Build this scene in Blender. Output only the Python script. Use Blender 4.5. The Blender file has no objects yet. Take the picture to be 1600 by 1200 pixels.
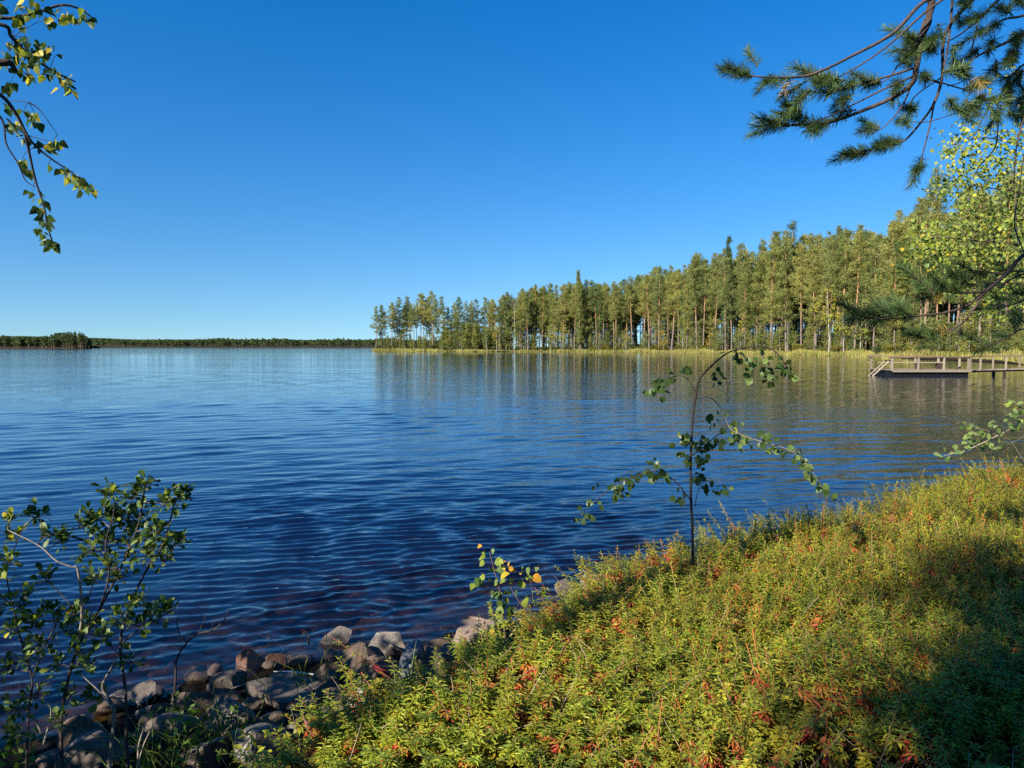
import bpy, math, random
import numpy as np
from mathutils import Vector, Matrix

# ------------------------------------------------------------------ camera, sky, sun, exposure
SC = bpy.context.scene
COL = SC.collection
CAM_H = 2.1
FPX = 1109.0                      # focal length in pixels of the 1600 x 1200 photograph
PITCH = math.atan(59.0 / FPX)

cam_data = bpy.data.cameras.new("camera")
cam_data.sensor_width = 36.0
cam_data.lens = 36.0 * FPX / 1600.0
cam_data.clip_start = 0.05
cam_data.clip_end = 20000.0
cam = bpy.data.objects.new("camera", cam_data)
COL.objects.link(cam)
cam.location = (0, 0, CAM_H)
cam.rotation_euler = (math.pi / 2 - PITCH, 0, 0)
SC.camera = cam

SUN_AZ = math.radians(-135.0)     # from the view direction, clockwise seen from above
SUN_EL = math.radians(31.0)
SUN_DIR = Vector((math.sin(SUN_AZ) * math.cos(SUN_EL), math.cos(SUN_AZ) * math.cos(SUN_EL), math.sin(SUN_EL)))

world = bpy.data.worlds.new("World")
SC.world = world
world.use_nodes = True
wn = world.node_tree
wn.nodes.clear()
sky = wn.nodes.new("ShaderNodeTexSky")
sky.sky_type = 'NISHITA'
sky.sun_disc = False
sky.sun_elevation = SUN_EL
sky.sun_rotation = SUN_AZ % (2 * math.pi)
sky.altitude = 120.0
sky.air_density = 1.5
sky.dust_density = 0.0
sky.ozone_density = 7.0
# clear northern air: the pale band at the horizon is thin, so the sky is read a little above the true direction
stc = wn.nodes.new("ShaderNodeTexCoord")
sadd = wn.nodes.new("ShaderNodeVectorMath"); sadd.operation = 'ADD'; sadd.inputs[1].default_value = (0, 0, 0.1)
snor = wn.nodes.new("ShaderNodeVectorMath"); snor.operation = 'NORMALIZE'
wn.links.new(stc.outputs["Generated"], sadd.inputs[0]); wn.links.new(sadd.outputs[0], snor.inputs[0]); wn.links.new(snor.outputs[0], sky.inputs[0])
hsv = wn.nodes.new("ShaderNodeHueSaturation")
hsv.inputs["Saturation"].default_value = 1.31
hsv.inputs["Hue"].default_value = 0.509
hsv.inputs["Value"].default_value = 1.0
bg = wn.nodes.new("ShaderNodeBackground")
bg.inputs["Strength"].default_value = 0.084
wo = wn.nodes.new("ShaderNodeOutputWorld")
wn.links.new(sky.outputs[0], hsv.inputs["Color"])
wn.links.new(hsv.outputs[0], bg.inputs["Color"])
wn.links.new(bg.outputs[0], wo.inputs["Surface"])

sun_data = bpy.data.lights.new("sun", 'SUN')
sun_data.energy = 5.0
sun_data.angle = math.radians(0.53)
sun_data.color = (1.0, 0.93, 0.82)
sun = bpy.data.objects.new("sun", sun_data)
COL.objects.link(sun)
sun.rotation_euler = SUN_DIR.to_track_quat('Z', 'Y').to_euler()

SC.view_settings.view_transform = 'Standard'
SC.view_settings.look = 'None'
SC.view_settings.exposure = 1.0
SC.view_settings.gamma = 1.0
SC.view_settings.use_curve_mapping = False
SC.render.engine = 'CYCLES'
SC.cycles.max_bounces = 8
SC.cycles.transparent_max_bounces = 8
SC.cycles.diffuse_bounces = 3
SC.cycles.glossy_bounces = 3
SC.cycles.transmission_bounces = 4
SC.cycles.caustics_reflective = False
SC.cycles.caustics_refractive = False
SC.cycles.use_denoising = False
SC.cycles.sample_clamp_indirect = 4.0

rng = np.random.default_rng(11)
random.seed(5)

# ------------------------------------------------------------------ helpers
CP, SP = math.cos(PITCH), math.sin(PITCH)

def at(x, y, d):
    """The point that lies d metres ahead of the camera along its axis, seen at photograph pixel (x, y)."""
    u, v = (x - 800.0) / FPX, (600.0 - y) / FPX
    return Vector((d * u, d * (CP + v * SP), CAM_H + d * (v * CP - SP)))

def on_plane(x, y, z):
    """The point of the horizontal plane at height z seen at photograph pixel (x, y)."""
    v = (600.0 - y) / FPX
    d = (z - CAM_H) / (v * CP - SP)
    return at(x, y, d)

def px_of(X, Y):
    return 800.0 + FPX * X / max(Y * CP, 1e-6)

class MB:
    """Collects vertices, faces and a colour per vertex, then makes one mesh."""
    def __init__(s):
        s.V, s.Q, s.T, s.C, s.n = [], [], [], [], 0
    def add(s, V, F, col=(1, 1, 1)):
        V = np.asarray(V, np.float64).reshape(-1, 3)
        F = np.asarray(F, np.int64)
        col = np.asarray(col, np.float64)
        if col.ndim == 1:
            col = np.tile(col, (len(V), 1))
        s.V.append(V); s.C.append(col)
        (s.Q if F.shape[1] == 4 else s.T).append(F + s.n)
        s.n += len(V)
    def merge(s, o, M=None, tint=None):
        """add all of another MB, transformed by a 4x4 array"""
        V = np.concatenate(o.V); C = np.concatenate(o.C)
        if M is not None:
            V = V @ M[:3, :3].T + M[:3, 3]
        if tint is not None:
            C = C * np.asarray(tint)
        s.V.append(V); s.C.append(C)
        for q in o.Q: s.Q.append(q + s.n)
        for t in o.T: s.T.append(t + s.n)
        s.n += len(V)
    def mesh(s, name, mat, smooth=False):
        me = bpy.data.meshes.new(name)
        V = np.concatenate(s.V).astype(np.float32); C = np.concatenate(s.C).astype(np.float32)
        Q = np.concatenate(s.Q) if s.Q else np.zeros((0, 4), np.int64)
        T = np.concatenate(s.T) if s.T else np.zeros((0, 3), np.int64)
        loops = np.concatenate([Q.ravel(), T.ravel()]).astype(np.int32)
        starts = np.concatenate([np.arange(len(Q)) * 4, len(Q) * 4 + np.arange(len(T)) * 3]).astype(np.int32)
        me.vertices.add(len(V)); me.vertices.foreach_set("co", V.ravel())
        me.loops.add(len(loops)); me.loops.foreach_set("vertex_index", loops)
        me.polygons.add(len(starts)); me.polygons.foreach_set("loop_start", starts)
        me.polygons.foreach_set("use_smooth", np.full(len(starts), smooth))
        me.update(calc_edges=True)
        at_ = me.attributes.new("tint", 'FLOAT_COLOR', 'POINT')
        at_.data.foreach_set("color", np.concatenate([C, np.ones((len(C), 1), np.float32)], 1).ravel())
        if mat is not None:
            me.materials.append(mat)
        me.validate()
        return me
    def obj(s, name, mat, parent=None, smooth=False, loc=None):
        o = bpy.data.objects.new(name, s.mesh(name, mat, smooth))
        COL.objects.link(o)
        if parent is not None: o.parent = parent
        if loc is not None: o.location = loc
        return o

def tag(o, label=None, cat=None, group=None, kind=None):
    if label: o["label"] = label
    if cat: o["category"] = cat
    if group: o["group"] = group
    if kind: o["kind"] = kind
    return o

def thing(name, loc, label, cat, group=None):
    o = bpy.data.objects.new(name, None)
    o.empty_display_size = 0.2
    COL.objects.link(o)
    o.location = loc
    return tag(o, label, cat, group)

def put(name, me, parent, M):
    """an object of shared mesh data placed by matrix M in its parent's space"""
    o = bpy.data.objects.new(name, me)
    COL.objects.link(o)
    o.parent = parent
    o.matrix_basis = M
    return o

def tube(mb, pts, radii, n=6, col=(1, 1, 1), cap=True):
    P = np.array([list(p) for p in pts], float)
    R = np.asarray(radii, float)
    if R.ndim == 0: R = np.full(len(P), float(R))
    T = np.gradient(P, axis=0)
    T /= np.linalg.norm(T, axis=1, keepdims=True) + 1e-9
    ref = np.array([0.0, 0.0, 1.0]) if abs(T[0, 2]) < 0.8 else np.array([1.0, 0, 0])
    U = np.cross(T, ref); U /= np.linalg.norm(U, axis=1, keepdims=True) + 1e-9
    W = np.cross(T, U)
    a = np.arange(n) * 2 * math.pi / n
    V = (P[:, None] + R[:, None, None] * (np.cos(a)[None, :, None] * U[:, None] + np.sin(a)[None, :, None] * W[:, None])).reshape(-1, 3)
    i = np.arange(len(P) - 1)[:, None] * n + np.arange(n)[None]
    j = np.arange(len(P) - 1)[:, None] * n + (np.arange(n)[None] + 1) % n
    F = np.stack([i, j, j + n, i + n], -1).reshape(-1, 4)
    C = np.asarray(col, float)
    if C.ndim == 2: C = np.repeat(C, n, axis=0)
    mb.add(V, F, C)

def box(mb, c, size, col=(1, 1, 1), rot=None):
    x, y, z = size[0] / 2, size[1] / 2, size[2] / 2
    V = np.array([(-x, -y, -z), (x, -y, -z), (x, y, -z), (-x, y, -z), (-x, -y, z), (x, -y, z), (x, y, z), (-x, y, z)])
    if rot is not None: V = V @ np.array(rot).T
    F = [(0, 3, 2, 1), (4, 5, 6, 7), (0, 1, 5, 4), (1, 2, 6, 5), (2, 3, 7, 6), (3, 0, 4, 7)]
    mb.add(V + np.array(c), F, col)

def curve(pts, n=4):
    """Catmull-Rom through the points"""
    P = [Vector(p) for p in pts]
    if len(P) < 3: return [P[0].lerp(P[-1], k / n) for k in range(n + 1)]
    P = [P[0] * 2 - P[1]] + P + [P[-1] * 2 - P[-2]]
    out = []
    for i in range(1, len(P) - 2):
        for k in range(n):
            t = k / n
            a, b, c, d = P[i - 1], P[i], P[i + 1], P[i + 2]
            out.append(0.5 * ((2 * b) + (c - a) * t + (2 * a - 5 * b + 4 * c - d) * t * t + (3 * b - a - 3 * c + d) * t ** 3))
    out.append(P[-2])
    return out

def unit(n=None):
    v = rng.normal(size=3) if n is None else rng.normal(size=(n, 3))
    return v / np.linalg.norm(v, axis=-1, keepdims=True)

def frame_matrix(pos, direc, normal, s=1.0):
    """local +Y along direc, +Z near normal"""
    y = Vector(direc).normalized()
    x = y.cross(Vector(normal))
    if x.length < 1e-4: x = y.cross(Vector((0.3, 0.5, 0.8)))
    x.normalize()
    z = x.cross(y)
    M = Matrix((x, y, z)).transposed().to_4x4()
    M = Matrix.Translation(pos) @ M @ Matrix.Scale(s, 4)
    return M

# value noise for terrain and rocks
def vnoise(P, seed=0):
    P = np.asarray(P, float)
    I = np.floor(P).astype(np.int64); f = P - I
    f = f * f * (3 - 2 * f)
    def h(ix, iy, iz):
        n = (ix * 374761393 + iy * 668265263 + iz * 2147483647 + seed * 1274126177) & 0xFFFFFFFF
        n = ((n ^ (n >> 13)) * 1274126177) & 0xFFFFFFFF
        n = n ^ (n >> 16)
        return (n & 0xFFFF) / 65535.0
    r = 0
    for dx in (0, 1):
        for dy in (0, 1):
            for dz in (0, 1):
                w = (f[..., 0] if dx else 1 - f[..., 0]) * (f[..., 1] if dy else 1 - f[..., 1]) * (f[..., 2] if dz else 1 - f[..., 2])
                r = r + w * h(I[..., 0] + dx, I[..., 1] + dy, I[..., 2] + dz)
    return r * 2 - 1

def fbm(P, seed=0, oct=4):
    r, a = 0, 1.0
    for k in range(oct):
        r = r + a * vnoise(np.asarray(P) * 2 ** k, seed + k); a *= 0.5
    return r

# ------------------------------------------------------------------ materials
def new_mat(name):
    m = bpy.data.materials.new(name); m.use_nodes = True
    nt = m.node_tree; nt.nodes.clear()
    out = nt.nodes.new("ShaderNodeOutputMaterial")
    return m, nt, out

def N(nt, t, **kw):
    n = nt.nodes.new(t)
    for k, v in kw.items():
        if k in n.inputs: n.inputs[k].default_value = v
        else: setattr(n, k, v)
    return n

def ramp(nt, stops):
    r = nt.nodes.new("ShaderNodeValToRGB")
    e = r.color_ramp.elements
    while len(e) < len(stops): e.new(0.5)
    for k, (p, c) in enumerate(stops):
        e[k].position = p; e[k].color = (*c, 1) if len(c) == 3 else c
    return r

def mat_leaf(name, transl=0.35, rough=0.55, var=0.35, colour=None, colour2=None, spec=0.35, scale=8.0, each=0.0):
    """leaf: colour per vertex (tint) or a fixed colour varied per leaf; some light passes through"""
    m, nt, out = new_mat(name)
    L = nt.links.new
    if colour is None:
        a = N(nt, "ShaderNodeAttribute", attribute_name="tint"); src = a.outputs["Color"]
    else:
        oi = N(nt, "ShaderNodeObjectInfo")
        r = ramp(nt, [(0.0, colour), (1.0, colour2 or colour)])
        L(oi.outputs["Random"], r.inputs[0]); src = r.outputs[0]
    geo = N(nt, "ShaderNodeNewGeometry")
    no = N(nt, "ShaderNodeTexNoise", Scale=scale, Detail=3.0)
    L(geo.outputs["Position"], no.inputs["Vector"])
    mr = N(nt, "ShaderNodeMapRange"); L(no.outputs[0], mr.inputs[0])
    mr.inputs[1].default_value = 0.3; mr.inputs[2].default_value = 0.7
    mr.inputs[3].default_value = 1 - var; mr.inputs[4].default_value = 1 + var
    if each > 0:
        oe = N(nt, "ShaderNodeObjectInfo")
        re_ = ramp(nt, [(0.0, (1 - each * 1.1, 1 - each * 0.75, 1 - each * 0.6)), (0.5, (1, 1, 1)), (1.0, (1 + each * 0.7, 1 + each * 0.5, 1 + each * 0.2))])
        L(oe.outputs["Random"], re_.inputs[0])
        me_ = N(nt, "ShaderNodeVectorMath", operation='MULTIPLY'); L(src, me_.inputs[0]); L(re_.outputs[0], me_.inputs[1]); src = me_.outputs[0]
    mul = N(nt, "ShaderNodeVectorMath", operation='SCALE'); L(src, mul.inputs[0]); L(mr.outputs[0], mul.inputs["Scale"])
    p = N(nt, "ShaderNodeBsdfPrincipled", Roughness=rough)
    p.inputs["Specular IOR Level"].default_value = spec
    L(mul.outputs[0], p.inputs["Base Color"])
    t = N(nt, "ShaderNodeBsdfTranslucent")
    tm = N(nt, "ShaderNodeVectorMath", operation='MULTIPLY'); L(mul.outputs[0], tm.inputs[0]); tm.inputs[1].default_value = (1.5, 1.5, 0.7)
    L(tm.outputs[0], t.inputs["Color"])
    mx = N(nt, "ShaderNodeMixShader", Fac=transl)
    L(p.outputs[0], mx.inputs[1]); L(t.outputs[0], mx.inputs[2]); L(mx.outputs[0], out.inputs[0])
    return m

def mat_bark(name, scale=12.0, var=0.4, rough=0.85, bump=0.5, stretch=4.0):
    m, nt, out = new_mat(name); L = nt.links.new
    a = N(nt, "ShaderNodeAttribute", attribute_name="tint")
    tc = N(nt, "ShaderNodeTexCoord")
    mp = N(nt, "ShaderNodeMapping"); mp.inputs["Scale"].default_value = (stretch, stretch, 1)
    L(tc.outputs["Object"], mp.inputs[0])
    no = N(nt, "ShaderNodeTexNoise", Scale=scale, Detail=5.0); L(mp.outputs[0], no.inputs["Vector"])
    mr = N(nt, "ShaderNodeMapRange"); L(no.outputs[0], mr.inputs[0])
    mr.inputs[1].default_value = 0.3; mr.inputs[2].default_value = 0.7; mr.inputs[3].default_value = 1 - var; mr.inputs[4].default_value = 1 + var
    mul = N(nt, "ShaderNodeVectorMath", operation='SCALE'); L(a.outputs["Color"], mul.inputs[0]); L(mr.outputs[0], mul.inputs["Scale"])
    p = N(nt, "ShaderNodeBsdfPrincipled", Roughness=rough); L(mul.outputs[0], p.inputs["Base Color"])
    p.inputs["Specular IOR Level"].default_value = 0.2
    b = N(nt, "ShaderNodeBump", Strength=bump, Distance=0.01); L(no.outputs[0], b.inputs["Height"]); L(b.outputs[0], p.inputs["Normal"])
    L(p.outputs[0], out.inputs[0])
    return m

def mat_rock(name, c1, c2, lichen=0.25, moss=0.0):
    m, nt, out = new_mat(name); L = nt.links.new
    geo = N(nt, "ShaderNodeNewGeometry"); tc = N(nt, "ShaderNodeTexCoord")
    n1 = N(nt, "ShaderNodeTexNoise", Scale=7.0, Detail=8.0, Roughness=0.65); L(geo.outputs["Position"], n1.inputs["Vector"])
    n2 = N(nt, "ShaderNodeTexNoise", Scale=70.0, Detail=4.0, Roughness=0.7); L(geo.outputs["Position"], n2.inputs["Vector"])
    n3 = N(nt, "ShaderNodeTexNoise", Scale=16.0, Detail=6.0, Roughness=0.6); L(geo.outputs["Position"], n3.inputs["Vector"])
    r1 = ramp(nt, [(0.3, c1), (0.7, c2)]); L(n1.outputs[0], r1.inputs[0])
    sp = ramp(nt, [(0.3, (0.55, 0.55, 0.55)), (0.7, (1.35, 1.32, 1.3))]); L(n2.outputs[0], sp.inputs[0])
    mul = N(nt, "ShaderNodeMixRGB", blend_type='MULTIPLY', Fac=1.0); L(r1.outputs[0], mul.inputs[1]); L(sp.outputs[0], mul.inputs[2])
    lr = ramp(nt, [(0.62 - 0.12 * lichen, (0, 0, 0)), (0.70, (1, 1, 1))]); L(n3.outputs[0], lr.inputs[0])
    lm = N(nt, "ShaderNodeMath", operation='MULTIPLY'); L(lr.outputs[0], lm.inputs[0]); lm.inputs[1].default_value = min(0.8, lichen * 2)
    mx = N(nt, "ShaderNodeMixRGB", blend_type='MIX'); L(lm.outputs[0], mx.inputs[0]); L(mul.outputs[0], mx.inputs[1]); mx.inputs[2].default_value = (0.33, 0.34, 0.29, 1)
    last = mx
    if moss > 0:
        sx = N(nt, "ShaderNodeSeparateXYZ"); L(geo.outputs["Normal"], sx.inputs[0])
        ad = N(nt, "ShaderNodeMath", operation='ADD'); L(sx.outputs[2], ad.inputs[0]); L(n3.outputs[0], ad.inputs[1])
        mo = ramp(nt, [(0.0, (0, 0, 0)), (1.0, (1, 1, 1))]); mo.color_ramp.elements[0].position = 0.75; mo.color_ramp.elements[1].position = 0.95
        dv = N(nt, "ShaderNodeMath", operation='MULTIPLY'); L(ad.outputs[0], dv.inputs[0]); dv.inputs[1].default_value = 0.62 + 0.2 * moss
        L(dv.outputs[0], mo.inputs[0])
        m2 = N(nt, "ShaderNodeMixRGB", blend_type='MIX'); L(mo.outputs[0], m2.inputs[0]); L(last.outputs[0], m2.inputs[1]); m2.inputs[2].default_value = (0.07, 0.085, 0.012, 1)
        last = m2
    # wet band by the waterline
    sz = N(nt, "ShaderNodeSeparateXYZ"); L(geo.outputs["Position"], sz.inputs[0])
    wz = N(nt, "ShaderNodeMath", operation='MULTIPLY_ADD'); L(n3.outputs[0], wz.inputs[0]); wz.inputs[1].default_value = -0.06; L(sz.outputs[2], wz.inputs[2])
    wr = N(nt, "ShaderNodeMapRange"); L(wz.outputs[0], wr.inputs[0])
    wr.inputs[1].default_value = 0.0; wr.inputs[2].default_value = 0.035; wr.inputs[3].default_value = 0.30; wr.inputs[4].default_value = 1.0
    ws = N(nt, "ShaderNodeVectorMath", operation='SCALE'); L(last.outputs[0], ws.inputs[0]); L(wr.outputs[0], ws.inputs["Scale"])
    rr = N(nt, "ShaderNodeMapRange"); L(wr.outputs[0], rr.inputs[0]); rr.inputs[1].default_value = 0.3; rr.inputs[3].default_value = 0.25; rr.inputs[4].default_value = 0.85
    p = N(nt, "ShaderNodeBsdfPrincipled"); L(ws.outputs[0], p.inputs["Base Color"]); L(rr.outputs[0], p.inputs["Roughness"])
    p.inputs["Specular IOR Level"].default_value = 0.3
    hm = N(nt, "ShaderNodeMath", operation='MULTIPLY_ADD'); L(n2.outputs[0], hm.inputs[0]); hm.inputs[1].default_value = 0.25; L(n3.outputs[0], hm.inputs[2])
    b = N(nt, "ShaderNodeBump", Strength=0.7, Distance=0.02); L(hm.outputs[0], b.inputs["Height"]); L(b.outputs[0], p.inputs["Normal"])
    L(p.outputs[0], out.inputs[0])
    return m

def mat_ground():
    m, nt, out = new_mat("forest_floor"); L = nt.links.new
    geo = N(nt, "ShaderNodeNewGeometry")
    n1 = N(nt, "ShaderNodeTexNoise", Scale=1.2, Detail=8.0, Roughness=0.7); L(geo.outputs["Position"], n1.inputs["Vector"])
    n2 = N(nt, "ShaderNodeTexNoise", Scale=30.0, Detail=6.0, Roughness=0.7); L(geo.outputs["Position"], n2.inputs["Vector"])
    r = ramp(nt, [(0.32, (0.02, 0.014, 0.009)), (0.5, (0.045, 0.034, 0.02)), (0.68, (0.06, 0.058, 0.022))]); L(n1.outputs[0], r.inputs[0])
    v = ramp(nt, [(0.3, (0.5, 0.5, 0.5)), (0.7, (1.5, 1.5, 1.5))]); L(n2.outputs[0], v.inputs[0])
    mu = N(nt, "ShaderNodeMixRGB", blend_type='MULTIPLY', Fac=1.0); L(r.outputs[0], mu.inputs[1]); L(v.outputs[0], mu.inputs[2])
    # below the waterline: brown stony lake bed
    vo = N(nt, "ShaderNodeTexVoronoi", Scale=3.2); L(geo.outputs["Position"], vo.inputs["Vector"])
    br = ramp(nt, [(0.0, (0.27, 0.19, 0.105)), (0.40, (0.13, 0.088, 0.05)), (0.62, (0.03, 0.017, 0.012))]); L(vo.outputs["Distance"], br.inputs[0])
    bm = N(nt, "ShaderNodeMixRGB", blend_type='MULTIPLY', Fac=1.0); L(br.outputs[0], bm.inputs[1]); L(v.outputs[0], bm.inputs[2])
    sz = N(nt, "ShaderNodeSeparateXYZ"); L(geo.outputs["Position"], sz.inputs[0])
    fz = N(nt, "ShaderNodeMapRange"); L(sz.outputs[2], fz.inputs[0]); fz.inputs[1].default_value = -0.05; fz.inputs[2].default_value = 0.1
    mx = N(nt, "ShaderNodeMixRGB"); L(fz.outputs[0], mx.inputs[0]); L(bm.outputs[0], mx.inputs[1]); L(mu.outputs[0], mx.inputs[2])
    wet = N(nt, "ShaderNodeMapRange"); L(sz.outputs[2], wet.inputs[0]); wet.inputs[1].default_value = 0.10; wet.inputs[2].default_value = 0.30; wet.inputs[3].default_value = 0.22; wet.inputs[4].default_value = 1.0
    lo = N(nt, "ShaderNodeMapRange"); L(sz.outputs[2], lo.inputs[0]); lo.inputs[1].default_value = -0.06; lo.inputs[2].default_value = 0.0; lo.inputs[3].default_value = 1.0; lo.inputs[4].default_value = 0.0
    wm = N(nt, "ShaderNodeMath", operation='MAXIMUM'); L(wet.outputs[0], wm.inputs[0]); L(lo.outputs[0], wm.inputs[1])
    wv = N(nt, "ShaderNodeVectorMath", operation='SCALE'); L(mx.outputs[0], wv.inputs[0]); L(wm.outputs[0], wv.inputs["Scale"])
    p = N(nt, "ShaderNodeBsdfPrincipled", Roughness=0.95); L(wv.outputs[0], p.inputs["Base Color"])
    p.inputs["Specular IOR Level"].default_value = 0.1
    b = N(nt, "ShaderNodeBump", Strength=0.8, Distance=0.05); L(n2.outputs[0], b.inputs["Height"]); L(b.outputs[0], p.inputs["Normal"])
    L(p.outputs[0], out.inputs[0])
    return m

def mat_water():
    m, nt, out = new_mat("lake_water"); L = nt.links.new
    geo = N(nt, "ShaderNodeNewGeometry")
    def ripple(sx, sy, rot, scale, detail, rough):
        mp = N(nt, "ShaderNodeMapping"); mp.inputs["Scale"].default_value = (sx, sy, 1); mp.inputs["Rotation"].default_value = (0, 0, rot)
        L(geo.outputs["Position"], mp.inputs[0])
        n = N(nt, "ShaderNodeTexNoise", Scale=scale, Detail=detail, Roughness=rough); L(mp.outputs[0], n.inputs["Vector"])
        return n
    small = ripple(0.5, 1.0, math.radians(-13), 12.0, 2.0, 0.5)
    chop = ripple(0.35, 1.0, math.radians(-13), 3.0, 2.0, 0.5)
    swell = ripple(0.3, 1.0, math.radians(-4), 0.5, 2.0, 0.5)
    gust = ripple(0.25, 1.0, math.radians(5), 0.035, 3.0, 0.5)
    far = N(nt, "ShaderNodeAttribute", attribute_name="tint")   # r: how far the modelled waves have died out; g: depth mix
    sep = N(nt, "ShaderNodeSeparateColor"); L(far.outputs["Color"], sep.inputs[0])
    # height in metres
    gr = N(nt, "ShaderNodeMapRange"); L(gust.outputs[0], gr.inputs[0]); gr.inputs[1].default_value = 0.35; gr.inputs[2].default_value = 0.65; gr.inputs[3].default_value = 0.55; gr.inputs[4].default_value = 1.25
    hs = N(nt, "ShaderNodeMath", operation='MULTIPLY'); L(small.outputs[0], hs.inputs[0]); hs.inputs[1].default_value = 0.0066
    c1 = N(nt, "ShaderNodeMath", operation='MULTIPLY'); L(chop.outputs[0], c1.inputs[0]); c1.inputs[1].default_value = 0.0125
    c2 = N(nt, "ShaderNodeMath", operation='MULTIPLY'); L(c1.outputs[0], c2.inputs[0]); L(sep.outputs[0], c2.inputs[1])
    sw = N(nt, "ShaderNodeMath", operation='MULTIPLY'); L(swell.outputs[0], sw.inputs[0]); sw.inputs[1].default_value = 0.018
    s1 = N(nt, "ShaderNodeMath", operation='ADD'); L(hs.outputs[0], s1.inputs[0]); L(c2.outputs[0], s1.inputs[1])
    s2 = N(nt, "ShaderNodeMath", operation='ADD'); L(s1.outputs[0], s2.inputs[0]); L(sw.outputs[0], s2.inputs[1])
    s3 = N(nt, "ShaderNodeMath", operation='MULTIPLY'); L(s2.outputs[0], s3.inputs[0]); L(gr.outputs[0], s3.inputs[1])
    b = N(nt, "ShaderNodeBump", Strength=1.0, Distance=1.0); L(s3.outputs[0], b.inputs["Height"])
    # share of mirrored light (Schlick), the same from above and below the surface
    dt_ = N(nt, "ShaderNodeVectorMath", operation='DOT_PRODUCT'); L(geo.outputs["Incoming"], dt_.inputs[0]); L(b.outputs[0], dt_.inputs[1])
    ab = N(nt, "ShaderNodeMath", operation='ABSOLUTE'); L(dt_.outputs["Value"], ab.inputs[0])
    om = N(nt, "ShaderNodeMath", operation='SUBTRACT', use_clamp=True); om.inputs[0].default_value = 1.0; L(ab.outputs[0], om.inputs[1])
    p5 = N(nt, "ShaderNodeMath", operation='POWER'); L(om.outputs[0], p5.inputs[0]); p5.inputs[1].default_value = 5.0
    fr = N(nt, "ShaderNodeMath", operation='MULTIPLY_ADD'); L(p5.outputs[0], fr.inputs[0]); fr.inputs[1].default_value = 0.972; fr.inputs[2].default_value = 0.028
    gl = N(nt, "ShaderNodeBsdfGlossy", Roughness=0.03); L(b.outputs[0], gl.inputs["Normal"]); gl.inputs["Color"].default_value = (1, 1, 1, 1)
    tr = N(nt, "ShaderNodeBsdfTransparent"); tr.inputs["Color"].default_value = (0.60, 0.50, 0.36, 1)
    df = N(nt, "ShaderNodeBsdfDiffuse"); df.inputs["Color"].default_value = (0.003, 0.010, 0.037, 1)
    mb_ = N(nt, "ShaderNodeMixShader"); L(sep.outputs[1], mb_.inputs[0]); L(tr.outputs[0], mb_.inputs[1]); L(df.outputs[0], mb_.inputs[2])
    mx = N(nt, "ShaderNodeMixShader"); L(fr.outputs[0], mx.inputs[0]); L(mb_.outputs[0], mx.inputs[1]); L(gl.outputs[0], mx.inputs[2])
    L(mx.outputs[0], out.inputs[0])
    return m

def mat_plain(name, colour, rough=0.8, var=0.2, scale=20.0, stretch=(1, 1, 1), bump=0.2):
    m, nt, out = new_mat(name); L = nt.links.new
    geo = N(nt, "ShaderNodeNewGeometry")
    oi = N(nt, "ShaderNodeObjectInfo")
    mp = N(nt, "ShaderNodeMapping"); mp.inputs["Scale"].default_value = stretch; L(geo.outputs["Position"], mp.inputs[0])
    no = N(nt, "ShaderNodeTexNoise", Scale=scale, Detail=5.0); L(mp.outputs[0], no.inputs["Vector"])
    ad = N(nt, "ShaderNodeMath", operation='MULTIPLY_ADD'); L(oi.outputs["Random"], ad.inputs[0]); ad.inputs[1].default_value = 0.4; L(no.outputs[0], ad.inputs[2])
    mr = N(nt, "ShaderNodeMapRange"); L(ad.outputs[0], mr.inputs[0]); mr.inputs[1].default_value = 0.35; mr.inputs[2].default_value = 1.05
    mr.inputs[3].default_value = 1 - var; mr.inputs[4].default_value = 1 + var
    sc = N(nt, "ShaderNodeVectorMath", operation='SCALE'); sc.inputs[0].default_value = colour; L(mr.outputs[0], sc.inputs["Scale"])
    p = N(nt, "ShaderNodeBsdfPrincipled", Roughness=rough); L(sc.outputs[0], p.inputs["Base Color"])
    p.inputs["Specular IOR Level"].default_value = 0.25
    b = N(nt, "ShaderNodeBump", Strength=bump, Distance=0.01); L(no.outputs[0], b.inputs["Height"]); L(b.outputs[0], p.inputs["Normal"])
    L(p.outputs[0], out.inputs[0])
    return m

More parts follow.
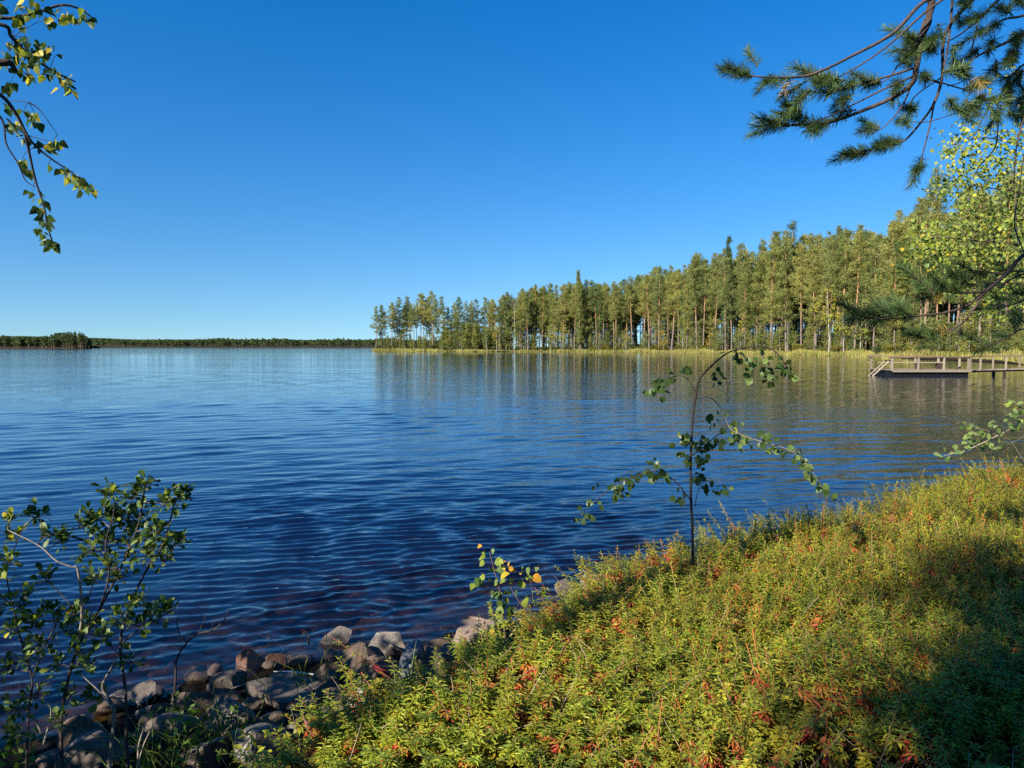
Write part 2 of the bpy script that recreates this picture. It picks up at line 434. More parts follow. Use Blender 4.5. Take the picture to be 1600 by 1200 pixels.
M_CROWN = mat_leaf("pine_crown", transl=0.33, rough=0.7, var=0.3, spec=0.15, scale=0.35, each=0.38)
M_BIRCHCROWN = mat_leaf("birch_crown", transl=0.35, rough=0.6, var=0.25, spec=0.2, scale=0.5, each=0.2)
M_BARK = mat_bark("tree_bark", scale=1.5, stretch=5.0, bump=0.6)
M_TWIG = mat_bark("twig_bark", scale=40.0, stretch=1.0, bump=0.4, var=0.35)
M_HEATH = mat_leaf("heath_leaves", transl=0.30, rough=0.5, var=0.25, spec=0.3, scale=3.0)
M_REED = mat_leaf("reed_blades", transl=0.25, rough=0.7, var=0.3, spec=0.2, scale=0.15)
M_NEEDLE = mat_leaf("pine_needles", transl=0.2, rough=0.45, var=0.25, spec=0.35, scale=4.0)
M_GROUND = mat_ground()
M_WATER = mat_water()
M_LEAF = {
    "green": mat_leaf("leaf_green", 0.35, 0.4, 0.2, (0.050, 0.095, 0.018), (0.085, 0.135, 0.03), spec=0.25),
    "dark": mat_leaf("leaf_dark_green", 0.3, 0.35, 0.2, (0.028, 0.055, 0.014), (0.055, 0.085, 0.022), spec=0.25),
    "pale": mat_leaf("leaf_pale_green", 0.35, 0.45, 0.2, (0.13, 0.20, 0.06), (0.19, 0.25, 0.07), spec=0.25),
    "lime": mat_leaf("leaf_yellow_green", 0.4, 0.45, 0.2, (0.20, 0.26, 0.03), (0.30, 0.32, 0.05), spec=0.25),
    "yellow": mat_leaf("leaf_yellow", 0.4, 0.45, 0.15, (0.50, 0.38, 0.03), (0.60, 0.48, 0.05), spec=0.25),
    "orange": mat_leaf("leaf_orange", 0.35, 0.5, 0.15, (0.60, 0.27, 0.03), (0.62, 0.36, 0.04), spec=0.25),
}

# ------------------------------------------------------------------ the lake, its shore and the ground
SHORE = [(-4000, -60), (-60, -9), (-14, -1.2), (-6, 1.9), (-3.6, 3.1), (-2.5, 3.75), (-1.95, 4.45), (-0.95, 4.85), (-0.1, 5.3), (0.6, 5.7),
         (1.3, 5.95), (2.4, 6.9), (3.7, 7.7), (6.4, 9.7), (9, 11.4), (14, 14), (22, 20), (34, 33), (44, 47), (52, 62),
         (58, 80), (62.5, 98), (64, 112), (68, 128), (69.5, 145), (68, 168), (63, 184), (57, 205), (49, 224), (38, 239), (20, 252), (4, 262), (-2, 268),
         (-8, 271), (-14, 266), (-20, 274), (-32, 281), (-46, 287), (-57, 293), (-61, 299), (-57, 308), (-40, 318), (-15, 330), (20, 350), (120, 420), (500, 700), (4000, 2600)]
POLY = SHORE + [(4000, 9000), (-4000, 9000)]

def shore_dist(X, Y):
    """distance to the shoreline, positive on land"""
    X = np.asarray(X, float); Y = np.asarray(Y, float)
    d2 = np.full(X.shape, 1e18)
    for (ax, ay), (bx, by) in zip(SHORE[:-1], SHORE[1:]):
        ex, ey = bx - ax, by - ay
        t = np.clip(((X - ax) * ex + (Y - ay) * ey) / (ex * ex + ey * ey), 0, 1)
        d2 = np.minimum(d2, (X - ax - t * ex) ** 2 + (Y - ay - t * ey) ** 2)
    inside = np.zeros(X.shape, bool)
    n = len(POLY)
    for i in range(n):
        (x1, y1), (x2, y2) = POLY[i], POLY[(i + 1) % n]
        if y1 == y2: continue
        c = ((y1 > Y) != (y2 > Y)) & (X < (x2 - x1) * (Y - y1) / (y2 - y1) + x1)
        inside ^= c
    d = np.sqrt(d2)
    return np.where(inside, -d, d)

HEATH_EDGE = [(-1.9, 1.5), (-1.3, 2.5), (-0.98, 3.0), (-0.72, 3.4), (-0.32, 3.8), (0.02, 4.25), (0.36, 4.8), (0.75, 5.35), (1.35, 5.6), (2.4, 6.45), (3.7, 7.3), (6.4, 9.3), (9, 11.0), (14, 13.6)]
HE = np.array(HEATH_EDGE)
def heath_in(X, Y):
    """how far inside the heath (positive inside)"""
    d2 = np.full(X.shape, 1e9); sgn = np.ones(X.shape)
    for (ax, ay), (bx, by) in zip(HE[:-1], HE[1:]):
        ex, ey = bx - ax, by - ay
        t = np.clip(((X - ax) * ex + (Y - ay) * ey) / (ex * ex + ey * ey), 0, 1)
        dd = (X - ax - t * ex) ** 2 + (Y - ay - t * ey) ** 2
        side = np.sign((X - ax) * ey - (Y - ay) * ex)
        sgn = np.where(dd < d2, side, sgn); d2 = np.minimum(d2, dd)
    return np.sqrt(d2) * sgn


def ground_h(X, Y):
    X = np.asarray(X, float); Y = np.asarray(Y, float)
    d = shore_dist(X, Y)
    r = np.hypot(X, Y)
    P = np.stack([X, Y, np.zeros_like(X)], -1)
    near = np.clip(1 - r / 60, 0, 1)
    bank = np.where(r < 17, np.clip((heath_in(X, Y) + 0.15) / 0.6, 0, 1), 1 - np.exp(-np.maximum(d, 0) / 0.7))
    land = 0.01 + 0.30 * bank * bank * (3 - 2 * bank) + 0.05 * np.clip(d, 0, 1.0) + 0.045 * np.minimum(np.maximum(d - 0.5, 0), 90)
    land = land + near * (0.05 * fbm(P * 0.9, 3) + 0.015 * fbm(P * 5, 9)) * np.clip(d / 0.6, 0, 1) + 0.5 * (1 - near) * fbm(P * 0.06, 5) * np.clip(d / 20, 0, 1)
    bed = -0.04 - 0.13 * np.maximum(-d, 0) - 0.0 * r
    bed = np.maximum(bed, -3.0) + 0.05 * fbm(P * 1.7, 13) * np.clip(-d / 0.5, 0, 1)
    return np.where(d > 0, land, bed)

def polar_grid(angles, radii):
    A, R = np.meshgrid(angles, radii)
    return np.sin(A) * R, np.cos(A) * R

def grid_faces(nr, nc, wrap=False):
    i = np.arange(nr - 1)[:, None] * nc
    j = np.arange(nc if wrap else nc - 1)[None]
    k = (j + 1) % nc
    return np.stack([i + j, i + k, i + nc + k, i + nc + j], -1).reshape(-1, 4)

# ground: one sheet round the camera, land and lake bed alike
ang = np.radians(np.concatenate([np.arange(-60, 60, 0.5), np.arange(60, 300, 3.0)]))
rad = np.concatenate([[0.02], 0.4 * 1.035 ** np.arange(0, 250)])
rad = rad[rad < 1600]
GX, GY = polar_grid(ang, rad)
GZ = ground_h(GX, GY)
mb = MB(); mb.add(np.stack([GX, GY, GZ], -1).reshape(-1, 3), grid_faces(len(rad), len(ang), True))
g = mb.obj("ground", M_GROUND, smooth=True); tag(g, "brown forest floor sloping under the heath down to the lake", kind="structure")

# water
ang = np.radians(np.concatenate([np.arange(-180, -46, 4.0), np.arange(-46, 44, 0.27), np.arange(44, 180, 4.0)]))
rad = [2.2]
while rad[-1] < 9000:
    rad.append(rad[-1] * (1.0044 if rad[-1] < 28 else 1.03))
rad = np.array(rad)
WX, WY = polar_grid(ang, rad)
R = np.hypot(WX, WY)
spacing = np.maximum(R * 0.0044, 0.0)
Z = np.zeros_like(WX); wgt = np.zeros_like(WX)
wr = np.random.default_rng(3)
ncomp = 64
for k in range(ncomp):
    lam = 0.12 * (1.4 / 0.12) ** wr.random() if k >= 44 else wr.uniform(0.095, 0.19)
    th = math.radians(-77) + wr.normal() * math.radians(17)
    slope = 0.062 if 0.09 < lam < 0.3 else 0.018
    kk = 2 * math.pi / lam
    fade = np.clip((lam / spacing - 3.0) / 2.5, 0, 1)
    ph = kk * (WX * math.cos(th) + WY * math.sin(th)) + wr.random() * 6.283
    amp = slope / kk
    Z += fade * amp * (np.sin(ph) + 0.18 * np.sin(2 * ph + 1.3))
shoal = shore_dist(WX, WY)
gust = 0.8 + 0.6 * fbm(np.stack([WX * 0.35, WY * 0.6, 0 * WX], -1), 21, 2)
Z *= gust * np.clip(-shoal / 0.7, 0.25, 1)
farw = 1 - np.clip((0.19 / spacing - 3.0) / 2.5, 0, 1)
farw = 0.12 + 0.88 * farw
depth = -ground_h(WX, WY)
dm = 1 - np.exp(-np.maximum(depth, 0) * 3.4)
mb = MB(); mb.add(np.stack([WX, WY, Z], -1).reshape(-1, 3), grid_faces(len(rad), len(ang), True), np.stack([farw, dm, 0 * dm], -1).reshape(-1, 3))
water = mb.obj("lake_water", M_WATER, smooth=True); tag(water, "dark blue rippled lake water reflecting sky and forest", kind="structure")

def gz(x, y):
    return float(ground_h(np.array([x]), np.array([y]))[0])

# ------------------------------------------------------------------ tree prototypes
def blades(mb, centers, dirs, length, width, cols, k, spread=0.9, up=0.25, loose=0.35):
    """k flat sprays round every centre"""
    n = len(centers)
    C = np.repeat(centers, k, 0); D = np.repeat(dirs, k, 0); c = np.repeat(cols, k, 0)
    m = len(C)
    d = D * 0.6 + unit(m) * spread + np.array([0, 0, up]); d /= np.linalg.norm(d, axis=1, keepdims=True)
    L = length * rng.uniform(0.6, 1.25, (m, 1)); W = width * rng.uniform(0.6, 1.3, (m, 1))
    s = np.cross(d, unit(m)); s /= np.linalg.norm(s, axis=1, keepdims=True) + 1e-9
    base = C + unit(m) * length * loose * rng.uniform(0.3, 1.0, (m, 1))
    V = np.stack([base - s * W * 0.35, base + d * L * 0.55 - s * W * 0.5, base + d * L, base + d * L * 0.5 + s * W * 0.5], 1).reshape(-1, 3)
    F = np.arange(m * 4).reshape(-1, 4)
    c = c * rng.uniform(0.7, 1.3, (m, 1))
    mb.add(V, F, np.repeat(c, 4, 0))

def pine_proto(seed, H=22.0, crown=0.5, width=2.4, dens=1.5, blade=0.56, spiky=False, olive=0.5):
    global rng
    keep, rng = rng, np.random.default_rng(seed)
    tr, cr = MB(), MB()
    lean = rng.normal(size=2) * 0.022
    zs = np.linspace(-0.5, H, 13)
    wob = np.cumsum(rng.normal(size=(13, 2)) * 0.035, 0)
    P = np.stack([zs * lean[0] + wob[:, 0], zs * lean[1] + wob[:, 1], zs], 1)
    rad = 0.0082 * H * (1 - 0.9 * np.clip(zs / H, 0, 1)) + 0.012
    rad[0] *= 1.25
    t = np.clip((zs / H - 0.22) / 0.3, 0, 1)[:, None]
    base = np.array([0.20, 0.155, 0.125]); top = np.array([0.42, 0.22, 0.11])
    tube(tr, P, rad, 7, base * (1 - t) + top * t)
    def trunk_at(z):
        return np.array([np.interp(z, zs, P[:, 0]), np.interp(z, zs, P[:, 1]), z])
    z0 = H * (1 - crown)
    z = z0
    # dead stubs below the crown
    for k in range(rng.integers(6, 14)):
        zz = rng.uniform(H * 0.1, max(z0 + 1, H * 0.2)); a = rng.uniform(0, 6.28); l = rng.uniform(0.4, 1.6)
        p = trunk_at(zz); q = p + np.array([math.cos(a), math.sin(a), rng.uniform(-0.3, 0.2)]) * l
        tube(tr, [p, (p + q) / 2 + [0, 0, 0.05], q], [0.03, 0.02, 0.008], 3, (0.2, 0.16, 0.13))
    cc, dd, col = [], [], []
    g1 = np.array([0.125, 0.165, 0.048]); g2 = np.array([0.32, 0.315, 0.10])
    while z < H - 0.15:
        f = (z - z0) / (H - z0)
        if spiky: w = width * (1 - f) ** 0.85 + 0.3
        else: w = width * min(1.0, 0.55 + f * 2.0) * max(1 - f, 0.02) ** 0.48 * rng.uniform(0.5, 1.25)
        nb = rng.integers(3, 6)
        a0 = rng.uniform(0, 6.28)
        for b in range(nb):
            if rng.random() < 0.24: continue
            a = a0 + b * 6.283 / nb + rng.normal() * 0.35
            l = w * rng.uniform(0.55, 1.2)
            el = (0.15 + 0.65 * f + rng.normal() * 0.15) if not spiky else (-0.25 + 0.5 * f + rng.normal() * 0.1)
            d = np.array([math.cos(a) * math.cos(el), math.sin(a) * math.cos(el), math.sin(el)])
            p = trunk_at(z); q = p + d * l; q[2] += 0.12 * l
            tube(cr, [p, p + d * l * 0.5, q], [0.045 * (1 - f) + 0.015, 0.03 * (1 - f) + 0.01, 0.006], 3, (0.26, 0.14, 0.075))
            k = max(4 if spiky else 2, int(l * 2.6 * dens))
            for s in rng.uniform(0.3 if not spiky else 0.12, 1.05, k):
                c = p + d * l * s + rng.normal(size=3) * np.array([0.22, 0.22, 0.14]) * l * 0.5 + [0, 0, 0.12 * l * s]
                cc.append(c); dd.append(d); o = np.clip(rng.normal(olive, 0.25), 0, 1); col.append(g1 * (1 - o) + g2 * o)
        z += rng.uniform(0.35, 0.7)
    cc.append(trunk_at(H)); dd.append(np.array([0, 0, 1.0])); col.append(g1)
    blades(cr, np.array(cc), np.array(dd), blade, blade * 0.26, np.array(col), 19 if blade < 0.6 else 8, loose=1.25 if blade < 0.6 else 0.5)
    rng = keep
    return tr, cr

def birch_proto(seed, H=8.0, width=1.8, colour=(0.20, 0.21, 0.035), base=0.25, n=900, blade=0.22):
    global rng
    keep, rng = rng, np.random.default_rng(seed)
    tr, cr = MB(), MB()
    zs = np.linspace(-0.2, H * 0.95, 9)
    wob = np.cumsum(rng.normal(size=(9, 2)) * 0.06, 0)
    P = np.stack([wob[:, 0], wob[:, 1], zs], 1)
    tube(tr, P, 0.008 * H * (1 - 0.85 * np.clip(zs / H, 0, 1)) + 0.01, 6, (0.40, 0.37, 0.32))
    cc, dd, col = [], [], []
    for k in range(26):
        f = rng.uniform(base, 1.0); z = H * f
        w = width * math.sqrt(max(0.02, 1 - ((f - 0.55) / 0.5) ** 2))
        a = rng.uniform(0, 6.28); el = rng.uniform(0.1, 0.8)
        d = np.array([math.cos(a) * math.cos(el), math.sin(a) * math.cos(el), math.sin(el)])
        p = np.array([np.interp(z * 0.9, zs, P[:, 0]), np.interp(z * 0.9, zs, P[:, 1]), z * 0.9])
        tube(cr, [p, p + d * w * 0.6, p + d * w - [0, 0, 0.1]], [0.03, 0.015, 0.005], 3, (0.2, 0.15, 0.12))
        for s in rng.uniform(0.3, 1.0, max(3, n // 26 // 6)):
            cc.append(p + d * w * s + rng.normal(size=3) * 0.16 * w); dd.append(d)
            col.append(np.array(colour) * rng.uniform(0.75, 1.25, 3))
    blades(cr, np.array(cc), np.array(dd), blade, blade * 0.65, np.array(col), 6, up=-0.1)
    rng = keep
    return tr, cr

def shrub_proto(seed, R=1.4, colour=(0.13, 0.15, 0.03), n=220, blade=0.24):
    global rng
    keep, rng = rng, np.random.default_rng(seed)
    st, cr = MB(), MB()
    cc, dd, col = [], [], []
    for k in range(12):
        a = rng.uniform(0, 6.28); el = rng.uniform(0.5, 1.4); l = R * rng.uniform(0.7, 1.2)
        d = np.array([math.cos(a) * math.cos(el), math.sin(a) * math.cos(el), math.sin(el)])
        tube(st, [np.array([0, 0, -0.1]), d * l * 0.5, d * l], [0.025, 0.015, 0.005], 3, (0.22, 0.17, 0.13))
        for s in rng.uniform(0.25, 1.05, n // 12):
            cc.append(d * l * s + rng.normal(size=3) * 0.14 * R); dd.append(d); col.append(np.array(colour) * rng.uniform(0.7, 1.3, 3))
    blades(cr, np.array(cc), np.array(dd), blade, blade * 0.55, np.array(col), 5)
    rng = keep
    return st, cr

PINES, PH = [], 22.0
specs = [(101, 0.60, 2.9, False, 0.45), (102, 0.54, 3.3, False, 0.75), (103, 0.70, 2.5, False, 0.25), (104, 0.50, 3.4, False, 0.85), (105, 0.74, 3.0, False, 0.5),
         (106, 0.58, 2.3, False, 0.1), (107, 0.42, 3.0, False, 0.6), (108, 0.82, 3.1, False, 0.8)]
PINE_MB = [pine_proto(s, PH, c, w, 1.5, 0.35, sp, o) for s, c, w, sp, o in specs]
for t, c in PINE_MB:
    PINES.append((t.mesh("pine_trunk", M_BARK, True), c.mesh("pine_crown", M_CROWN)))
spr = [pine_proto(121, PH, 0.93, 2.1, 1.35, 0.42, True, 0.15), pine_proto(122, PH, 0.88, 1.8, 1.3, 0.42, True, 0.3)]
SPRUCES = [(t.mesh("spruce_trunk", M_BARK, True), c.mesh("spruce_crown", M_CROWN)) for t, c in spr]
YB = [(0.32, 0.32, 0.05), (0.24, 0.27, 0.06), (0.55, 0.36, 0.04), (0.42, 0.35, 0.05)]
BIRCHES = []
for k, cl in enumerate(YB):
    t, c = birch_proto(200 + k, 8.0, 1.9, cl, 0.22, 1100, 0.24); BIRCHES.append((t.mesh("birch_trunk", M_BARK, True), c.mesh("birch_crown", M_BIRCHCROWN)))
SHRUBS = []
for k, cl in enumerate([(0.14, 0.155, 0.03), (0.10, 0.125, 0.03), (0.20, 0.17, 0.03), (0.075, 0.105, 0.03)]):
    t, c = shrub_proto(300 + k, 1.4, cl); SHRUBS.append((t.mesh("shrub_stems", M_BARK), c.mesh("shrub_foliage", M_BIRCHCROWN)))

def plant_tree(name, pair, x, y, s, label, cat, group=None, rz=None, sw=1.0, parts=("trunk", "crown")):
    t = thing(name, (x, y, gz(x, y)), label, cat, group)
    t.rotation_euler = (0, 0, rng.uniform(0, 6.28) if rz is None else rz)
    t.scale = (s * sw, s * sw, s)
    for n, me in zip(parts, pair):
        o = bpy.data.objects.new(n, me); COL.objects.link(o); o.parent = t
    return t

class Scatter:
    """a mass of plants nobody could count: one object whose geometry nodes repeat a few built plants"""
    def __init__(s): s.protos, s.rows = [], []
    def proto(s, parts):
        m_ = MB()
        for p_ in parts: m_.merge(p_)
        s.protos.append(m_); return len(s.protos) - 1
    def add(s, k, x, y, z, sc, sw, a): s.rows.append((k, x, y, z, sc, sw, a))
    def obj(s, name, mat, label):
        col = bpy.data.collections.new(name + "_plants")
        for k, m_ in enumerate(s.protos):
            col.objects.link(bpy.data.objects.new("plant_%02d" % k, m_.mesh("plant", mat)))
        A = np.array(s.rows)
        me = bpy.data.meshes.new(name); me.vertices.add(len(A)); me.vertices.foreach_set("co", A[:, 1:4].astype(np.float32).ravel())
        me.attributes.new("which", 'INT', 'POINT').data.foreach_set("value", A[:, 0].astype(np.int32))
        me.attributes.new("size", 'FLOAT_VECTOR', 'POINT').data.foreach_set("vector", np.stack([A[:, 5], A[:, 5], A[:, 4]], 1).astype(np.float32).ravel())
        me.attributes.new("turn", 'FLOAT_VECTOR', 'POINT').data.foreach_set("vector", np.stack([0 * A[:, 6], 0 * A[:, 6], A[:, 6]], 1).astype(np.float32).ravel())
        o = bpy.data.objects.new(name, me); COL.objects.link(o)
        ng = bpy.data.node_groups.new(name + "_scatter", 'GeometryNodeTree')
        ng.interface.new_socket("Geometry", in_out='INPUT', socket_type='NodeSocketGeometry'); ng.interface.new_socket("Geometry", in_out='OUTPUT', socket_type='NodeSocketGeometry')
        gi = ng.nodes.new("NodeGroupInput"); go = ng.nodes.new("NodeGroupOutput")
        ci = ng.nodes.new("GeometryNodeCollectionInfo"); ci.inputs["Collection"].default_value = col; ci.inputs["Separate Children"].default_value = True; ci.inputs["Reset Children"].default_value = True
        ip = ng.nodes.new("GeometryNodeInstanceOnPoints"); ip.inputs["Pick Instance"].default_value = True
        def attr(n_, t_):
            q = ng.nodes.new("GeometryNodeInputNamedAttribute"); q.data_type = t_; q.inputs["Name"].default_value = n_; return q.outputs["Attribute"]
        l = ng.links.new
        l(gi.outputs[0], ip.inputs["Points"]); l(ci.outputs[0], ip.inputs["Instance"])
        l(attr("which", 'INT'), ip.inputs["Instance Index"]); l(attr("size", 'FLOAT_VECTOR'), ip.inputs["Scale"])
        er = ng.nodes.new("FunctionNodeEulerToRotation"); l(attr("turn", 'FLOAT_VECTOR'), er.inputs[0]); l(er.outputs[0], ip.inputs["Rotation"])
        l(ip.outputs[0], go.inputs[0])
        md = o.modifiers.new("scatter", 'NODES'); md.node_group = ng
        return tag(o, label, kind="stuff")

# ------------------------------------------------------------------ far right shore and its forest
SKYLINE = [(560, 500), (578, 490), (590, 480), (606, 474), (625, 467), (640, 463), (656, 460), (678, 457), (695, 466), (720, 466), (750, 467), (775, 472), (790, 463), (800, 455),
           (818, 450), (839, 442), (871, 445), (889, 442), (907, 438), (942, 438), (967, 440), (997, 427), (1016, 423), (1035, 415), (1066, 415), (1087, 392),
           (1107, 398), (1136, 382), (1158, 379), (1171, 377), (1205, 355), (1234, 352), (1265, 366), (1291, 354), (1328, 343), (1360, 346), (1391, 341), (1413, 330),
           (1447, 300), (1480, 300), (1520, 285), (1600, 260), (1900, 200)]
SHORE_D = [(560, 296), (580, 292), (650, 284), (700, 272), (740, 270), (800, 261), (900, 246), (1000, 233), (1100, 207), (1200, 180), (1280, 160), (1350, 140), (1420, 120), (1497, 106), (1560, 92), (1640, 74), (1900, 50)]
def sky_top(px): return np.interp(px, [a for a, b in SKYLINE], [b for a, b in SKYLINE])
def shore_d(px): return np.interp(px, [a for a, b in SHORE_D], [b for a, b in SHORE_D])
def top_z(y, D): return CAM_H + D * ((600 - y) / FPX * CP - SP)

SEG = [(560, 792, None, None),
       (792, 896, "left of the spire-topped spruce", "pines left of the spire-topped spruce"),
       (896, 1075, "right of the spire-topped spruce", "pines right of the spire-topped spruce"),
       (1075, 1245, "behind the arching sapling top", "pines behind the arching sapling"),
       (1245, 1400, "on the cove left of the pier", "pines on the cove shore"),
       (1400, 2000, "behind the pier", "pines behind the pier")]
def seg_of(px):
    for a, b, l, g_ in SEG:
        if a <= px < b: return l, g_
    return SEG[-1][2:]

ORD = ["first", "second", "third", "fourth", "fifth", "sixth", "seventh", "eighth", "ninth", "tenth", "eleventh", "twelfth", "thirteenth", "fourteenth", "fifteenth",
       "sixteenth", "seventeenth", "eighteenth", "nineteenth", "twentieth"]
ORD += ["twenty-" + o for o in ORD[:9]] + ["thirtieth"] + ["thirty-" + o for o in ORD[:9]] + ["fortieth"] + ["forty-" + o for o in ORD[:9]]
def number_from_left(rows):
    """rows: (thing, px, phrase). Gives each thing of one phrase its place from the left."""
    by = {}
    for t, px, ph in rows: by.setdefault(ph, []).append((px, t))
    for ph, l in by.items():
        l.sort(key=lambda a: a[0])
        for k, (px, t) in enumerate(l):
            one, many = ph
            t["label"] = one if len(l) == 1 else ("leftmost of " if k == 0 else "rightmost of " if k == len(l) - 1 else ORD[k] + " from left of ") + many
placed = []
def free(x, y, r):
    for a, b in placed:
        if (a - x) ** 2 + (b - y) ** 2 < r * r: return False
    return True

# the low point: each pine stands clear of the next
ordinals = ["outermost pine at the tip of the low wooded point", "second pine from the tip of the low wooded point", "third pine from the tip of the low point, slightly taller",
            "fourth pine from the tip of the low wooded point", "fifth pine from the tip of the low point", "short pine between taller ones on the low point",
            "tall bushy-topped pine near the middle of the low point", "tallest pine on the low wooded point", "pine just right of the tallest one on the low point",
            "lone slim pine with sky on both sides on the low point", "left pine of the close pair on the shaded low point", "right pine of the close pair on the shaded low point",
            "shaded pine where the low point joins the dense stand", "rightmost pine of the low point, touching the dense stand"]
pts = [(588, 480, 5), (597, 477, 9), (612, 474, 5), (624, 466, 8), (635, 463, 12), (647, 480, 4), (657, 459, 8), (677, 456, 7), (694, 465, 9), (720, 465, 7), (746, 468, 9), (756, 466, 14), (775, 472, 9), (788, 462, 12)]
for k, ((px, yt, o), lab) in enumerate(zip(pts, ordinals)):
    D = shore_d(px) + o
    p = at(px, 545, D); x, y = p.x, p.y
    h = top_z(yt, D) - gz(x, y)
    plant_tree("pine_tree", PINES[[0, 2, 1, 4, 5, 6, 3, 1, 0, 2, 5, 0, 6, 3][k]], x, y, h / PH, lab, "tree", "pines on the low point", sw=1.3)
    placed.append((x, y))
# a few slimmer ones fill the point behind
for px, yt, o in [(603, 486, 14), (708, 474, 14), (713, 480, 10), (728, 472, 15), (735, 476, 9), (741, 471, 16), (762, 470, 8), (770, 468, 14), (781, 468, 8), (784, 463, 17), (792, 462, 9), (797, 458, 14), (618, 478, 17), (640, 476, 9), (650, 474, 16), (663, 465, 16), (672, 466, 14), (630, 474, 16), (642, 470, 17), (668, 470, 15), (684, 468, 15), (703, 480, 12), (766, 476, 15)]:
    D = shore_d(px) + o; p = at(px, 545, D)
    plant_tree("pine_tree", PINES[rng.integers(8)], p.x, p.y, (top_z(yt, D) - gz(p.x, p.y)) / PH, "thin", "tree", "thin pines behind on the low point", sw=1.0)["pxx"] = px
    placed.append((p.x, p.y))

rows = [(o_, o_["pxx"], ("thin pine at the back of the low point", "the thin rear pines of the low point")) for o_ in COL.objects if "pxx" in o_]
number_from_left(rows)
for o_, px, ph in rows: del o_["pxx"]
# landmark trees of the dense stand
p = at(907, 545, shore_d(907) + 7)
plant_tree("spruce_tree", SPRUCES[1], p.x, p.y, (top_z(424, p.y) - gz(p.x, p.y)) / PH, "spire-topped spruce rising above the pines of the far stand", "tree", sw=0.8); placed.append((p.x, p.y))
p = at(1136, 545, shore_d(1136) + 9)
plant_tree("spruce_tree", SPRUCES[0], p.x, p.y, (top_z(373, p.y) - gz(p.x, p.y)) / PH, "pointed spruce breaking the skyline above the orange trunks", "tree", sw=0.75); placed.append((p.x, p.y))
p = at(1234, 545, shore_d(1234) + 10)
plant_tree("pine_tree", PINES[5], p.x, p.y, (top_z(349, p.y) - gz(p.x, p.y)) / PH, "dark pine with a tall bare trunk beside a gap of sky", "tree", sw=1.0); placed.append((p.x, p.y))
p = at(1447, 545, shore_d(1447) + 18)
plant_tree("pine_tree", PINES[6], p.x, p.y, (top_z(270, p.y) - gz(p.x, p.y)) / PH, "tallest thin-topped pine rising left of the yellow birch leaves", "tree", sw=0.75); placed.append((p.x, p.y))

count = 0
tries = 0
rows = []
ADJ = ['full-crowned', 'broad-crowned', 'narrow-crowned', 'flat-topped', 'low-branched', 'slim dark', 'long-trunked', 'bushy']
while count < 225 and tries < 20000:
    tries += 1
    px = rng.uniform(794, 1680)
    if rng.random() > shore_d(px) / 260 * 0.8 + 0.25: continue
    o = 4.5 + 24 * rng.random() ** 1.4
    D = shore_d(px) + o
    p = at(px, 545, D); x, y = p.x, p.y
    if shore_dist(np.array([x]), np.array([y]))[0] < 2.2: continue
    if not free(x, y, 1.9): continue
    yt = sky_top(px) + (541 - sky_top(px)) * min(0.45, 0.17 * abs(rng.normal()))
    h = np.clip((top_z(yt, D) - gz(x, y)), 9, 31)
    l, g_ = seg_of(px)
    kk = int(rng.integers(8)); row = "front" if o < 12 else "rear"
    t = plant_tree("pine_tree", PINES[kk], x, y, h / PH, l, "tree", g_, sw=rng.uniform(0.72, 1.3) * (24 / max(h, 18)) ** 0.3)
    placed.append((x, y)); count += 1
    rows.append((t, px, (f"the only {row} {ADJ[kk]} pine {l}", f"the {row} {ADJ[kk]} pines {l}")))
number_from_left(rows)

# the deeper wood behind reads as one mass
wood = Scatter()
lowp = [wood.proto(pine_proto(400 + k, PH, c, 3.0, 1.0, 0.5, False, ol)) for k, (c, ol) in enumerate(((0.6, 0.5), (0.7, 0.2), (0.55, 0.8)))]
count = 0
while count < 260:
    px = rng.uniform(800, 1720)
    o = 27 + 50 * rng.random()
    D = shore_d(px) + o
    p = at(px, 545, D); x, y = p.x, p.y
    if not free(x, y, 2.4): continue
    placed.append((x, y)); count += 1
    z = gz(x, y)
    h = np.clip((top_z(sky_top(px) + abs(rng.normal()) * 14, D) - z), 10, 30) * rng.uniform(0.85, 1.0)
    s = h / PH; a = rng.uniform(0, 6.28)
    wood.add(lowp[rng.integers(3)], x, y, z, s, s, a)
# young trees of the understorey: a thicket nobody could count
yp = [wood.proto(pine_proto(420 + k, PH, c, 4.2, 0.5, 1.0, False, 0.45)) for k, c in enumerate((0.9, 0.85))]
yb_ = [wood.proto(birch_proto(430 + k, 8.0, 2.0, cl, 0.1, 700, 0.28)) for k, cl in enumerate([(0.22, 0.23, 0.05), (0.16, 0.19, 0.045)])]
n = 0
while n < 850:
    px = rng.uniform(690, 800) if rng.random() < 0.14 else rng.uniform(586, 1700)
    o = 2.6 + 45 * rng.random() ** 2.1 if px > 800 else 3.5 + 11 * rng.random()
    if 1130 < px < 1148: continue
    D = shore_d(px) + o; p = at(px, 545, D); x, y = p.x, p.y
    if shore_dist(np.array([x]), np.array([y]))[0] < 2.5: continue
    z = gz(x, y); h = rng.uniform(2.5, 7.5 + 5 * (o > 20)) if px > 800 else rng.uniform(2.0, 8.0) * (1.3 if px > 690 else 0.8); a = rng.uniform(0, 6.28); n += 1
    kind = rng.random() < 0.5
    s = h / (PH if kind else 8.0)
    wood.add((yp if kind else yb_)[rng.integers(2)], x, y, z, s, s, a)
wood.obj("forest", M_CROWN, "deeper pine forest and young trees closing the view behind the far shore stand")

